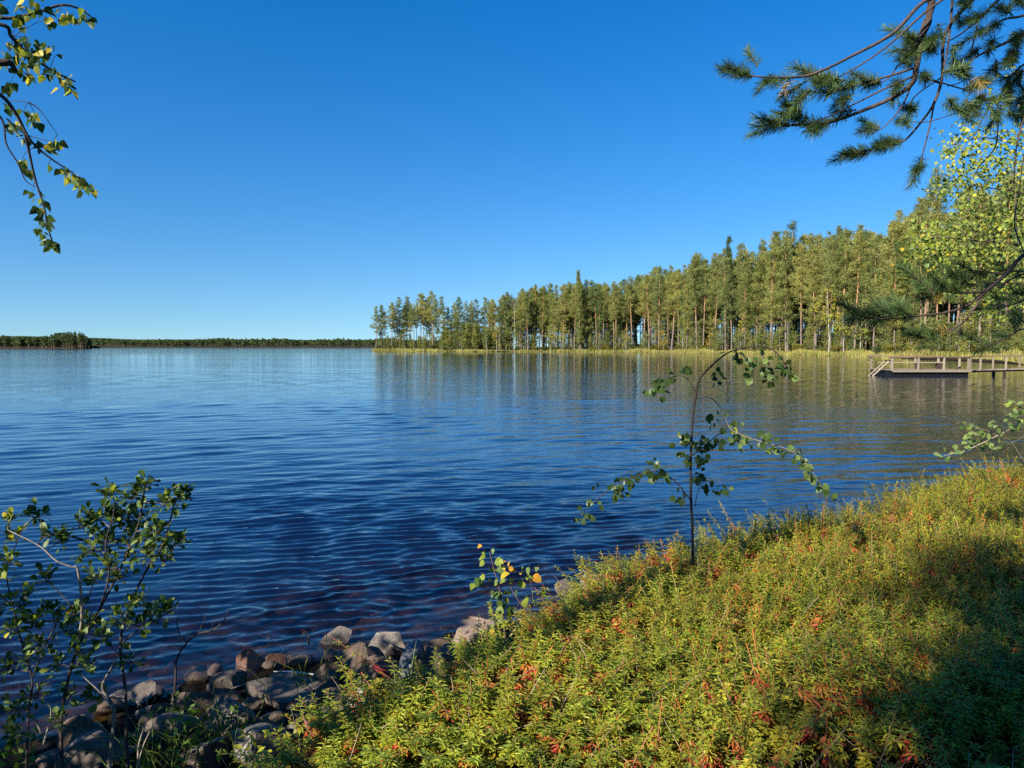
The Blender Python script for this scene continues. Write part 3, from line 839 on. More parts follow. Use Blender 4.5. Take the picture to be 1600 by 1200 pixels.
# young birches and bushes under the pines
for px, yt, o, k, lab, wd in [(803, 470, 3.5, 1, "tall pale-green birch at the left edge of the dense far stand", 1.3), (978, 512, 3.5, 3, "small golden birch at the foot of the far pines", 0.9),
                          (1036, 513, 3.5, 2, "small bright yellow birch low against the dark far trunks", 0.9), (1109, 519, 4, 2, "small orange-yellow birch low on the far shore", 0.9),
                          (1157, 500, 4, 0, "yellow-green birch under the orange pine trunks", 1.0), (1129, 517, 4.5, 1, "low green birch right of the orange-yellow one", 1.0),
                          (1066, 486, 5, 1, "slender green birch among the far trunks", 0.8), (1295, 445, 4, 0, "large yellow-green birch leaning over the cove shore", 1.2),
                          (1318, 480, 4, 0, "broad lime-green birch on the cove shore beside the large birch", 1.2), (1345, 470, 6, 1, "green birch behind reeds left of the pier", 1.2),
                          (722, 512, 3, 1, "pale bush-like birch on the low point beside the lone pine", 0.9), (760, 505, 4, 1, "green birch in the shaded bay of the low point", 1.0),
                          (776, 505, 3, 3, "yellowish birch in the shaded bay of the low point", 0.8), (860, 500, 4, 1, "pale green birch low in the stand left of the spruce", 1.1),
                          (880, 505, 3.5, 0, "yellow-green birch just left of the spire-topped spruce", 0.9), (1010, 515, 4, 1, "low pale birch between the golden and yellow ones", 0.9),
                          (1190, 510, 4, 1, "low green birch left of the cove", 1.1), (1230, 500, 4, 1, "grey-green birch at the mouth of the cove", 1.1)]:
    D = shore_d(px) + o; p = at(px, 545, D)
    h = top_z(yt, D) - gz(p.x, p.y)
    plant_tree("birch_tree", BIRCHES[k], p.x, p.y, h / 8.0, lab, "tree", "young birches on the far shore", sw=wd * min(1.3, (8 / h) ** 0.5))

n = 0
rows = []
SHA = ['olive', 'grey-green', 'yellowish', 'dark green']
while n < 110:
    px = rng.uniform(585, 1640)
    o = rng.uniform(1.6, 6) if px > 1350 else rng.uniform(2.5, 7)
    D = shore_d(px) + o; p = at(px, 545, D)
    if shore_dist(np.array([p.x]), np.array([p.y]))[0] < 1.2: continue
    lab, g_ = (("on the bank behind the pier", "bushes behind the pier") if px > 1350 else
               ("under the far pines left of the pier", "bushes under the far pines") if px > 792 else ("under the pines of the low point", "bushes on the low point"))
    kk = int(rng.integers(4)) if px > 792 else 3
    t = plant_tree("shrub", SHRUBS[kk], p.x, p.y, rng.uniform(0.6, 1.35), lab, "shrub", g_, parts=("stem", "foliage"))
    rows.append((t, px, (f"the only {SHA[kk]} bush {lab}", f"the {SHA[kk]} bushes {lab}")))
    n += 1
number_from_left(rows)

# reeds and shore grass along the far shore
def reeds(name, spans, n, h0, h1, cols, label, wid=0.05):
    mb_ = MB()
    px = rng.uniform(*spans[0], n)
    o = rng.uniform(*spans[1], n)
    D = shore_d(px) + o
    X = (px - 800) / FPX * D; Y = D * CP
    d = shore_dist(X, Y)
    ok = (d > spans[2][0]) & (d < spans[2][1])
    X, Y, px = X[ok], Y[ok], px[ok]; m = len(X)
    Zg = np.maximum(ground_h(X, Y), -0.1)
    clump = 0.6 + 0.7 * np.clip(fbm(np.stack([X * 0.25, Y * 0.25, 0 * X], -1), 31, 3) + 0.5, 0, 1)
    h = rng.uniform(h0, h1, m) * clump
    a = rng.uniform(0, 6.28, m)
    w = wid * rng.uniform(0.7, 1.4, m)
    bx, by = np.cos(a) * w, np.sin(a) * w
    l = rng.normal(size=(m, 2)) * 0.16 * h[:, None]
    B = np.stack([X, Y, Zg], -1)
    V = np.stack([B + np.stack([-bx, -by, 0 * X], -1), B + np.stack([bx, by, 0 * X], -1),
                  B + np.stack([l[:, 0] + bx * 0.3, l[:, 1] + by * 0.3, h], -1), B + np.stack([l[:, 0] - bx * 0.3, l[:, 1] - by * 0.3, h], -1)], 1).reshape(-1, 3)
    c = np.array(cols)[rng.integers(0, len(cols), m)] * rng.uniform(0.75, 1.25, (m, 1))
    mb_.add(V, np.arange(m * 4).reshape(-1, 4), np.repeat(c, 4, 0))
    o_ = mb_.obj(name, M_REED); tag(o_, label, kind="stuff")
RC = [(0.34, 0.31, 0.09), (0.25, 0.27, 0.06), (0.42, 0.33, 0.13), (0.30, 0.28, 0.07)]
reeds("reeds", ((582, 1660), (-2.5, 3.5), (-2.0, 2.0)), 26000, 0.5, 1.1, RC, "pale yellow-green reeds fringing the far shore")
reeds("shore_grass", ((582, 1660), (0, 9), (0.3, 6.0)), 26000, 0.3, 0.7, [(0.24, 0.24, 0.05), (0.30, 0.25, 0.06), (0.16, 0.19, 0.04)], "yellowish grass and low plants on the far bank", wid=0.09)

# ------------------------------------------------------------------ distant island and far shore
def land_strip(name, pts, width, height, label):
    """a low bank of land along a line of points"""
    P = np.array(pts, float)
    T = np.gradient(P, axis=0); T /= np.linalg.norm(T, axis=1, keepdims=True)
    Nn = np.stack([-T[:, 1], T[:, 0]], -1)
    rows = []
    prof = [(-0.5, -1.0), (-0.47, 0.35), (-0.3, 0.5), (0.0, 1.0), (0.3, 0.8), (0.5, -1.0)]
    for s, z in prof:
        q = P + Nn * width * s
        hz = np.where(z < 0, z, np.where(z < 0.5, 0.5, z * height))
        rows.append(np.concatenate([q, np.full((len(P), 1), 0) + hz * np.ones((len(P), 1))], 1))
    mb_ = MB(); mb_.add(np.stack(rows).reshape(-1, 3), grid_faces(len(prof), len(P)))
    o_ = mb_.obj(name, M_GROUND, smooth=True); tag(o_, label, kind="structure")

def far_wood(name, X, Y, Zb, H, W, label, dark=1.0):
    mb_ = MB()
    for x, y, z, h, w_ in zip(X, Y, Zb, H, W):
        k = rng.integers(7, 11)
        c = np.array([0.055, 0.078, 0.030]) * rng.uniform(0.75, 1.3) * dark
        tube(mb_, [(x, y, z - 0.5), (x, y, z + h * 0.9)], [0.25, 0.08], 3, (0.16, 0.12, 0.09))
        n_ = int(k * 5)
        t = rng.uniform(0.22, 1.0, n_)
        r = w_ * np.sqrt(np.clip(1 - ((t - 0.45) / 0.56) ** 2, 0.02, 1)) * rng.uniform(0.3, 1, n_)
        a = rng.uniform(0, 6.28, n_)
        C = np.stack([x + r * np.cos(a), y + r * np.sin(a), z + h * t], -1)
        s = rng.uniform(0.7, 1.5, (n_, 1)) * (w_ / 2.2)
        u, v = unit(n_), unit(n_)
        V = np.stack([C - u * s, C - v * s * 0.7, C + u * s, C + v * s * 0.7], 1).reshape(-1, 3)
        mb_.add(V, np.arange(n_ * 4).reshape(-1, 4), np.repeat(c * rng.uniform(0.7, 1.35, (n_, 1)), 4, 0))
    o_ = mb_.obj(name, M_CROWN); tag(o_, label, kind="stuff")

# island at the left edge of the view
isl = [at(px, 544, 780 - 0.0 * px) for px in (-260, -180, -100, -40, 20, 70, 110, 130, 139)]
land_strip("island", [(p.x, p.y) for p in isl], 55, 2.5, "low wooded island across the lake at the left")
X, Y, Zb, H, W = [], [], [], [], []
for k in range(430):
    px = rng.uniform(-250, 141); p = at(px, 544, 780 + rng.uniform(-22, 20))
    yt = np.interp(px, [-250, 0, 60, 78, 88, 105, 125, 134, 141], [522, 524, 526, 525, 521, 519, 519, 523, 533])
    X.append(p.x); Y.append(p.y); Zb.append(1.0); H.append((top_z(yt, 780) - 1.0) * rng.uniform(0.75, 1.03)); W.append(rng.uniform(1.7, 2.9))
far_wood("island_forest", X, Y, Zb, H, W, "dark wood covering the distant island at the left")
# far shore across the lake
fs = [at(px, 542, 1500) for px in np.linspace(-500, 760, 40)]
land_strip("far_shore", [(p.x, p.y) for p in fs], 300, 5, "low far shore across the lake on the horizon")
X, Y, Zb, H, W = [], [], [], [], []
for k in range(1500):
    px = rng.uniform(-450, 720); r_ = rng.random(); D = 1385 + 190 * r_
    p = at(px, 542, D)
    yt = np.interp(px, [-450, 100, 140, 180, 300, 420, 520, 600, 720], [527, 528, 530.5, 531, 531, 530, 530.5, 530.5, 531]) + rng.normal() * 0.8 + 1.6 * math.sin(px * 0.05) * math.sin(px * 0.021 + 1) + 2.5 * (1 - r_) * rng.random()
    zb = 0.5 + 4 * r_
    X.append(p.x); Y.append(p.y); Zb.append(zb); H.append(max(6, top_z(yt, D) - zb)); W.append(rng.uniform(2.6, 4.2))
far_wood("far_forest", X, Y, Zb, H, W, "dark continuous forest on the far shore of the lake")
# wooded ridge further off
rg = [at(px, 541, 3600) for px in np.linspace(-700, 760, 40)]
P = np.array([(p.x, p.y) for p in rg])
mb = MB()
hts = np.interp(np.linspace(-700, 760, 40), [-700, 0, 60, 130, 200, 330, 500, 760], [56, 54, 52, 42, 36, 37, 34, 32])
for rr_, zz in ((-300, -1), (0, 1.0), (500, 0.9), (1000, -1)):
    pass
rows = [np.concatenate([P + [0, o], (hts * f)[:, None] + z], 1) for o, f, z in ((-500, 0, -1), (-200, 0.6, 0), (0, 1.0, 0), (400, 1.0, 0), (900, 0, -1))]
mb.add(np.stack(rows).reshape(-1, 3), grid_faces(5, 40), (0.045, 0.062, 0.024))
o = mb.obj("hills", mat_leaf("hill_forest", 0.0, 0.9, 0.4, None, spec=0.0, scale=0.03), smooth=True); tag(o, "low wooded ridge far beyond the lake", kind="structure")

# ------------------------------------------------------------------ pier
M_WOOD = mat_plain("weathered_wood", (0.28, 0.23, 0.16), 0.85, 0.5, 6.0, (1, 6, 6))
M_DECK = mat_plain("deck_wood", (0.27, 0.20, 0.135), 0.85, 0.3, 6.0, (1, 6, 6))
M_RAIL = mat_plain("rail_wood", (0.20, 0.135, 0.085), 0.8, 0.25, 6.0, (6, 1, 1))
M_BLACK = mat_plain("black_float", (0.008, 0.008, 0.009), 0.5, 0.3, 4.0)  # near-black all over the float
M_DARKWOOD = mat_plain("dark_wood", (0.05, 0.035, 0.028), 0.8, 0.3, 6.0)
PY0, PY1 = 49.6, 52.9                       # front and back of the floating deck
def wx(px, Y): return (px - 800) / FPX * Y
PX0, PX1 = wx(1396, PY0), wx(1516, PY0)
pier = thing("pier", (PX0, PY0, 0), "weathered wooden floating pier with railings reaching out from the shore", "pier")
def piece(name, mat, c, size, rot=None, parent=pier):
    mb_ = MB(); box(mb_, (0, 0, 0), size)
    o_ = mb_.obj(name, mat, parent)
    o_.location = Vector(c) - (pier.location if parent is pier else Vector((0, 0, 0)))
    if rot: o_.rotation_euler = rot
    return o_
DZ = 0.40
piece("float", M_BLACK, ((PX0 + PX1) / 2, (PY0 + PY1) / 2, 0.13), (PX1 - PX0 - 0.1, PY1 - PY0 - 0.2, 0.42))
piece("fascia_beam", M_WOOD, ((PX0 + PX1) / 2, PY0 - 0.06, DZ - 0.055), (PX1 - PX0 + 0.1, 0.06, 0.10))
piece("fascia_beam", M_WOOD, ((PX0 + PX1) / 2, PY1 + 0.06, DZ - 0.055), (PX1 - PX0 + 0.1, 0.06, 0.10))
nb = 34
bw = (PX1 - PX0 + 0.15) / nb
for k in range(nb):
    piece("deck_board", M_DECK, (PX0 - 0.06 + bw * (k + 0.5), (PY0 + PY1) / 2, DZ + 0.02 + rng.uniform(-0.003, 0.003)), (bw - 0.012, PY1 - PY0 + 0.16, 0.036))
# gangway to the shore on the right
GX1 = 46.5
ng = 56
gy0, gy1 = PY0 + 0.9, PY0 + 2.3
slope_y = 0.03
for k in range(ng):
    t = (k + 0.5) / ng
    x = PX1 + 0.14 + (GX1 - PX1) * t
    piece("deck_board", M_WOOD, (x, (gy0 + gy1) / 2 + slope_y * (x - PX1), DZ - 0.04 + 0.35 * t), ((GX1 - PX1) / ng - 0.015, gy1 - gy0, 0.036))
for yy in (gy0 + 0.12, gy1 - 0.12):
    mb_ = MB(); tube(mb_, [(PX1 - pier.location.x, yy - pier.location.y, DZ - 0.12), (GX1 - pier.location.x, yy - pier.location.y + slope_y * (GX1 - PX1), DZ + 0.23)], 0.07, 4)
    mb_.obj("gangway_beam", M_DARKWOOD, pier)
for k in (3.2, 6.8, 10.4):
    for yy in (gy0 + 0.12, gy1 - 0.12):
        piece("pile", M_DARKWOOD, (PX1 + k, yy + slope_y * k, 0.0), (0.14, 0.14, 0.9))
RH = 1.34
def post(px, Y, z0=DZ - 0.02, z1=RH - 0.03, w=0.105, mat=M_WOOD):
    piece("post", mat, (wx(px, Y), Y, (z0 + z1) / 2), (w, 0.1, z1 - z0))
for px in (1394, 1435, 1475, 1516): post(px, PY0 - 0.02)
for px, Y in ((1361, PY1 - 0.3), (1392, PY1), (1430, PY1), (1466, PY1), (1499, PY1)): post(px, Y, w=0.12)
def rail(x0, y0, z0, x1, y1, z1, w=0.10, h=0.05, mat=M_RAIL, name="handrail"):
    a, b = Vector((x0, y0, z0)), Vector((x1, y1, z1))
    d = b - a
    mb_ = MB(); box(mb_, (0, 0, 0), (d.length, w, h))
    o_ = mb_.obj(name, mat, pier)
    o_.location = (a + b) / 2 - pier.location
    o_.rotation_euler = d.to_track_quat('X', 'Z').to_euler()
XL = wx(1358, PY1 - 0.3)
rail(wx(1390, PY0), PY0 - 0.02, RH, PX1 + 0.1, PY0 - 0.02, RH + 0.02, 0.14, 0.05)
rail(wx(1390, PY0), PY0 - 0.03, RH - 0.07, PX1 + 0.1, PY0 - 0.03, RH - 0.05, 0.05, 0.06, M_DARKWOOD)  # dark strip standing in for the shaded underside of the front handrail
rail(XL, PY1, RH + 0.02, PX1 + 0.1, PY1, RH + 0.02, 0.14, 0.06)
rail(XL, PY1 - 0.08, DZ + 0.5, PX1 + 0.1, PY1 - 0.08, DZ + 0.5, 0.04, 0.05, M_WOOD, "lower_rail")
rail(XL, PY1 - 0.2, RH + 0.08, wx(1392, PY0), PY0 + 0.1, RH + 0.07, 0.14, 0.06)
for yy in (gy0 + 0.02, gy1 - 0.02):
    rail(PX1 + 0.11, yy, RH - 0.02, GX1, yy + slope_y * (GX1 - PX1), RH + 0.3, 0.12, 0.06)
    for k in (1.35, 3.2, 5.2, 7.2, 9.4, 11.6):
        zg = DZ - 0.06 + 0.35 * k / (GX1 - PX1)
        piece("post", M_WOOD, (PX1 + k, yy + slope_y * k, (zg + RH) / 2), (0.10, 0.08, RH - zg - 0.02))
# ladder into the water at the left end: two stringers, rungs
lad = thing("swim_ladder", (wx(1372, PY0 + 1.2), PY0 + 1.2, 0), "slanting wooden swimming ladder at the water end of the pier", "ladder")
for dy in (-0.28, 0.28):
    mb_ = MB(); tube(mb_, [(-0.75, dy, -0.25), (0.75, dy, 1.12)], 0.06, 4); mb_.obj("stringer", M_WOOD, lad)
for k in range(6):
    t = 0.12 + k * 0.15
    mb_ = MB(); box(mb_, (-0.75 + 1.5 * t, 0, -0.25 + 1.37 * t), (0.10, 0.5, 0.035)); mb_.obj("rung", M_WOOD, lad)
# bench on the pier
bx = wx(1450, PY1 - 0.7)
ben = thing("bench", (bx, PY1 - 0.7, DZ + 0.04), "plank bench with dark block legs standing on the pier deck", "bench")
mb_ = MB(); box(mb_, (0, 0, 0.46), (1.9, 0.36, 0.06)); mb_.obj("seat", M_WOOD, ben)
for sx in (-0.78, 0.78):
    mb_ = MB(); box(mb_, (sx, 0, 0.215), (0.26, 0.34, 0.43)); mb_.obj("leg", M_DARKWOOD, ben)
mb_ = MB(); tube(mb_, [(0, 0, -0.03), (0, 0, 0.04), (0, 0, 0.12), (0, 0, 0.17)], [0.24, 0.27, 0.2, 0.04], 10)
bu = mb_.obj("buoy", mat_plain("white_plastic", (0.75, 0.75, 0.72), 0.4, 0.05), smooth=True)
p = on_plane(1331, 556.6, 0); bu.location = p; tag(bu, "small white buoy floating by the reeds left of the pier", "buoy")

# ------------------------------------------------------------------ rocks along the near shore
ICO = {}
def ico(level):
    if level in ICO: return ICO[level]
    import bmesh
    bm = bmesh.new(); bmesh.ops.create_icosphere(bm, subdivisions=level, radius=1.0)
    V = np.array([v.co[:] for v in bm.verts]); F = np.array([[v.index for v in f.verts] for f in bm.faces]); bm.free()
    ICO[level] = (V, F); return V, F

ROCKMATS = {
    "grey": mat_rock("granite_grey", (0.065, 0.053, 0.044), (0.155, 0.127, 0.105), 0.15),
    "brown": mat_rock("granite_brown", (0.065, 0.045, 0.033), (0.135, 0.095, 0.07), 0.1),
    "pink": mat_rock("granite_pink", (0.16, 0.11, 0.082), (0.31, 0.23, 0.175), 0.3),
    "pale": mat_rock("granite_pale", (0.11, 0.095, 0.08), (0.22, 0.19, 0.16), 0.3),
    "red": mat_rock("granite_red", (0.10, 0.047, 0.03), (0.17, 0.09, 0.06), 0.1),
    "moss": mat_rock("granite_mossy", (0.16, 0.15, 0.12), (0.30, 0.29, 0.25), 0.5, 1.0),
}
def rock(seed, size, tilt=0.0, cuts=10, level=4):
    r = np.random.default_rng(seed)
    V, F = ico(level); V = V.copy()
    for k in range(cuts):
        n_ = r.normal(size=3); n_[2] *= 0.8; n_ /= np.linalg.norm(n_)
        dd = r.uniform(0.34, 0.68)
        s = V @ n_ - dd
        V = V - np.where(s > 0, s, 0)[:, None] * n_ * 0.97
    nv = V / np.linalg.norm(V, axis=1, keepdims=True)
    V = V + nv * (0.02 * fbm(nv * 1.7 + seed * 3.1, seed, 3) + 0.012 * fbm(nv * 7 + seed, seed + 5, 3))[:, None]
    V = V * np.array(size) / 2 / np.maximum(np.abs(V).max(0), 0.3)
    c, s = math.cos(tilt), math.sin(tilt)
    V = V @ np.array([[c, 0, -s], [0, 1, 0], [s, 0, c]])
    mb_ = MB(); mb_.add(V, F); return mb_

# (left, top, right, bottom in the photograph; height of its foot; material; tilt; label)
ROCKS = [
    (684, 974, 768, 1046, 0.02, "pink", 0.25, "largest pinkish granite boulder, sunlit, beside the yellow-leaved sapling"),
    (566, 991, 629, 1046, 0.0, "pale", -0.1, "pale flat-topped boulder behind the grey driftwood stump"),
    (530, 1016, 582, 1062, 0.0, "brown", -0.35, "brown wedge-shaped stone leaning against the pale flat-topped boulder"),
    (522, 1034, 614, 1104, 0.0, "brown", -0.3, "big brown boulder left of the grey driftwood stump"),
    (494, 1042, 534, 1080, 0.0, "brown", 0.1, "small pointed brown stone left of the big brown boulder"),
    (492, 989, 541, 1021, -0.06, "pale", 0.0, "lone rounded stone standing out in the water"),
    (644, 1026, 692, 1074, 0.05, "pink", 0.3, "pinkish stone just right of the grey driftwood stump"),
    (683, 1012, 722, 1056, 0.05, "pink", 0.0, "pinkish stone under the front of the largest boulder"),
    (716, 1024, 792, 1068, 0.12, "grey", 0.35, "sloping grey slab below the largest pinkish boulder"),
    (362, 1054, 492, 1126, 0.0, "grey", -0.1, "broad grey boulder, widest of the shore"),
    (322, 1054, 374, 1096, -0.02, "grey", -0.1, "rounded grey stone with a stick lying across it"),
    (352, 1037, 408, 1068, -0.03, "red", -0.2, "dark reddish stone at the waterline behind the stick"),
    (322, 1084, 374, 1118, 0.0, "grey", 0.0, "small rounded stone in front of the broad grey boulder"),
    (164, 1067, 242, 1124, -0.08, "grey", 0.0, "rounded grey boulder standing in the water behind the bush"),
    (94, 1132, 152, 1190, -0.05, "brown", 0.2, "brown boulder at the waterline below the bush, nearest the left edge"),
    (212, 1110, 262, 1146, -0.05, "grey", 0.1, "low grey stone between the bush stems"),
    (258, 1082, 328, 1126, -0.02, "brown", -0.5, "dark wedge stone right of the bush stems"),
    (318, 1104, 402, 1184, 0.0, "grey", 0.1, "black shaded boulder in front of the broad grey boulder"),
    (378, 1108, 446, 1168, 0.05, "brown", 0.4, "brown boulder with one sunlit edge, in shade"),
    (508, 1086, 548, 1140, 0.08, "pink", 0.9, "small upright stone with a sunlit face"),
    (442, 1112, 514, 1176, 0.08, "pale", -0.4, "pale triangular stone at the edge of the heath"),
    (550, 1094, 604, 1172, 0.12, "moss", 0.2, "lichen-spotted upright stone in the heath"),
    (588, 1088, 646, 1130, 0.12, "moss", 0.0, "moss-capped stone between heath and the big brown boulder"),
    (352, 1152, 434, 1215, 0.1, "pale", -0.2, "light grey stone lowest at the foot of the heath"),
    (282, 1172, 346, 1216, 0.1, "grey", 0.1, "flat grey stone beside the grass tuft at the bottom"),
    (196, 1124, 304, 1180, 0.0, "grey", -0.3, "long dark boulder behind the pale bush stems"),
    (878, 928, 952, 975, 0.2, "grey", 0.4, "grey boulder half covered by heath at the bend of the shore"),
    (864, 906, 908, 936, 0.1, "grey", 0.0, "dark stone at the water's edge behind the half-covered boulder"),
    (905, 896, 958, 930, 0.1, "pink", 0.1, "pinkish stone under the heath tuft at the bend of the shore"),
    (424, 1098, 524, 1166, 0.02, "grey", 0.2, "dark boulder in shade between the broad grey boulder and the heath"),
    (96, 1164, 196, 1215, 0.0, "grey", -0.2, "dark sloping boulder at the bottom beside the bush base"),
    (476, 1072, 534, 1112, 0.02, "brown", 0.0, "stone standing in for the dark shadow under the small pointed brown stone"),  # stone put where there is dark shadow between its neighbours
    (614, 1052, 652, 1092, 0.05, "brown", 0.0, "dark stone beneath the grey driftwood stump"),
    (404, 1042, 452, 1062, -0.04, "red", 0.0, "flat dark stone awash behind the broad grey boulder"),
    (742, 1040, 800, 1090, 0.18, "grey", 0.2, "grey stone sunk in the heath below the slab"),
    (600, 1012, 636, 1056, -0.02, "grey", 0.0, "narrow grey stone at the right foot of the pale flat-topped boulder"),
]
for k, (x0, y0, x1, y1, z, mt, tl, lab) in enumerate(ROCKS):
    cx = (x0 + x1) / 2
    b = on_plane(cx, y1, z)
    D = b.y
    w_ = (x1 - x0) / FPX * D
    hh = (y1 - y0) / FPX * D                      # seen height: part height, part depth
    dep = w_ * 0.75
    H_ = max(0.12, (hh - 0.28 * dep) / 0.9)
    mb_ = rock(700 + k * 7, (w_ * 1.32, dep * 1.3, H_ * 1.75), -tl * 0.5)
    o_ = mb_.obj("boulder", ROCKMATS[mt], smooth=True)
    o_.data.set_sharp_from_angle(angle=math.radians(17))
    o_.location = (b.x, b.y + dep * 0.45, z + H_ * 0.42)
    o_.rotation_euler = (0, 0, 0)
    tag(o_, lab, "boulder", "boulders along the near shore")
# stones under the water close to the shore
n = 0
sub = MB()
while n < 70:
    px = rng.uniform(60, 900); y = rng.uniform(900, 1100)
    p = on_plane(px, y, -0.1)
    d = float(shore_dist(np.array([p.x]), np.array([p.y]))[0])
    if d > -0.15 or d < -2.2: continue
    s = rng.uniform(0.12, 0.4)
    q = rock(2000 + n, (s * 1.3, s, s * 0.6), 0, 7, 2)
    Mx = np.eye(4); Mx[:3, 3] = (p.x, p.y, min(gz(p.x, p.y) + s * 0.08, -0.05 - s * 0.3))
    sub.merge(q, Mx); n += 1
o_ = sub.obj("sunken_stones", ROCKMATS["red"], smooth=True); tag(o_, "brown stones showing through the shallow water", kind="stuff")

# small stones and grit wedged between the boulders
peb = MB(); n = 0
while n < 70:
    px, y = rng.uniform(60, 1000), rng.uniform(880, 1200)
    p = on_plane(px, y, 0.02); d = float(shore_dist(np.array([p.x]), np.array([p.y]))[0])
    if not -0.15 < d < 0.9 or heath_in(np.array([p.x]), np.array([p.y]))[0] > 0.05: continue
    sz = rng.uniform(0.05, 0.17); q = rock(3000 + n % 40, (sz * 1.4, sz, sz * 0.75), 0, 8, 2)
    a = rng.uniform(0, 6.28); c, sn = math.cos(a), math.sin(a); Mx = np.eye(4); Mx[:2, :2] = [[c, -sn], [sn, c]]; Mx[:3, 3] = (p.x, p.y, gz(p.x, p.y) + sz * 0.12)
    peb.merge(q, Mx); n += 1
o_ = peb.obj("shore_stones", ROCKMATS["brown"], smooth=True); tag(o_, "small dark stones wedged between the shore boulders", kind="stuff")
# driftwood stump and sticks
M_DRIFT = mat_bark("driftwood", scale=14.0, stretch=6.0, bump=1.0, var=0.5)
def to_pts(lst): return [at(x, y, d) for x, y, d in lst]
mb_ = MB()
b0 = on_plane(634, 1072, 0.08).y
P = curve(to_pts([(632, 1078, b0 - 0.02), (633, 1055, b0 + 0.02), (640, 1030, b0 + 0.1), (651, 1014, b0 + 0.17), (660, 1006, b0 + 0.2)]), 5)
rr_ = np.interp(np.linspace(0, 1, len(P)), [0, 0.25, 0.6, 0.85, 1], [0.025, 0.045, 0.062, 0.05, 0.012])
tube(mb_, P, rr_, 12, (0.15, 0.155, 0.17))
V = mb_.V[0]; V += (0.010 * fbm(V * np.array([30, 30, 8]), 4, 3))[:, None] * np.array([1, 0.6, 0.2])
for pts_ in ([(640, 1040, b0), (642, 1062, b0 - 0.05), (646, 1080, b0 - 0.05)], [(634, 1050, b0), (628, 1065, b0 - 0.04), (624, 1072, b0 - 0.05)]):
    tube(mb_, curve(to_pts(pts_), 3), [0.02] * 2 + list(np.linspace(0.02, 0.006, len(curve(to_pts(pts_), 3)) - 2)), 6, (0.27, 0.26, 0.26))
o_ = mb_.obj("driftwood_stump", M_DRIFT, smooth=True); tag(o_, "weathered grey driftwood stump wedged between shore stones", "driftwood")
for pts_, r_, c_, lab in [([(310, 1094, 4.3), (345, 1082, 4.2), (385, 1068, 4.3)], 0.009, (0.33, 0.25, 0.18), "thin brown stick lying across the rounded grey stone"),
                          ([(428, 1051, 4.55), (455, 1050, 4.5), (490, 1054, 4.45)], 0.010, (0.5, 0.46, 0.4), "pale bare stick on the broad grey boulder"),
                          ([(322, 1058, 4.6), (345, 1048, 4.7), (372, 1036, 4.8)], 0.008, (0.3, 0.22, 0.16), "thin stick on the dark reddish stone"),
                          ([(483, 993, 5.1), (481, 1010, 5.05), (482, 1018, 5.05)], 0.008, (0.10, 0.075, 0.055), "short stub of stick poking up from the water")]:
    mb_ = MB(); c = curve(to_pts(pts_), 4); tube(mb_, c, np.linspace(r_, r_ * 0.6, len(c)), 6, c_)
    o_ = mb_.obj("stick", M_TWIG, smooth=True); tag(o_, lab, "stick")

# ------------------------------------------------------------------ leaves and leafy plants near by
def leaf_mesh(name, mat, L=1.0, W=0.8, shape="aspen", fold=0.18, curl=0.15, seed=0):
    r = np.random.default_rng(seed)
    ts = np.array([0.0, 0.12, 0.3, 0.5, 0.7, 0.88, 1.0])
    if shape == "aspen": ws = np.array([0.10, 0.72, 1.0, 0.98, 0.72, 0.30, 0.0])
    elif shape == "birch": ws = np.array([0.12, 0.85, 1.0, 0.82, 0.52, 0.20, 0.0])
    else: ws = np.array([0.04, 0.35, 0.68, 0.95, 1.0, 0.62, 0.05])
    pet = 0.35 * L
    mid = np.stack([0 * ts, pet + ts * L, -curl * L * ts ** 2], -1)
    w_ = ws * W * 0.5 * (1 + r.normal(size=7) * 0.05)
    lf = mid + np.stack([-w_, -0.05 * w_, fold * w_], -1); rt = mid + np.stack([w_ * (1 + r.normal() * 0.06), -0.05 * w_, fold * w_], -1)
    V = np.concatenate([lf, mid, rt])
    F = []
    for i in range(6):
        F.append((i, 7 + i, 8 + i, i + 1)); F.append((7 + i, 14 + i, 15 + i, 8 + i))
    mb_ = MB(); mb_.add(V, F)
    mb_.add([(-0.012, 0, 0), (0.012, 0, 0), (0.012, pet + 0.02, 0), (-0.012, pet + 0.02, 0)], [(0, 1, 2, 3)])
    return mb_.mesh(name, mat, True)

LEAVES = {}
for shape in ("aspen", "birch", "oval"):
    for cname, m in M_LEAF.items():
        LEAVES[shape, cname] = [leaf_mesh("leaf", m, 1.0, {"aspen": 0.95, "birch": 0.8, "oval": 0.58}[shape], shape, 0.25, c_, sd) for sd, c_ in ((1, 0.1), (2, 0.3), (3, -0.12))]

def pick(cw):
    r = rng.random() * sum(v for k, v in cw)
    for k, v in cw:
        r -= v
        if r <= 0: return k
    return cw[-1][0]

def leaf_put(plant, pos, direc, size, shape, cw, normal=None, joined=None):
    nrm = Vector((rng.normal() * 0.5, rng.normal() * 0.5, 1.0)) if normal is None else normal
    M = frame_matrix(Vector(pos) - plant.location, direc, nrm, size)
    me = LEAVES[shape, pick(cw)][rng.integers(3)]
    return put("leaf", me, plant, M)

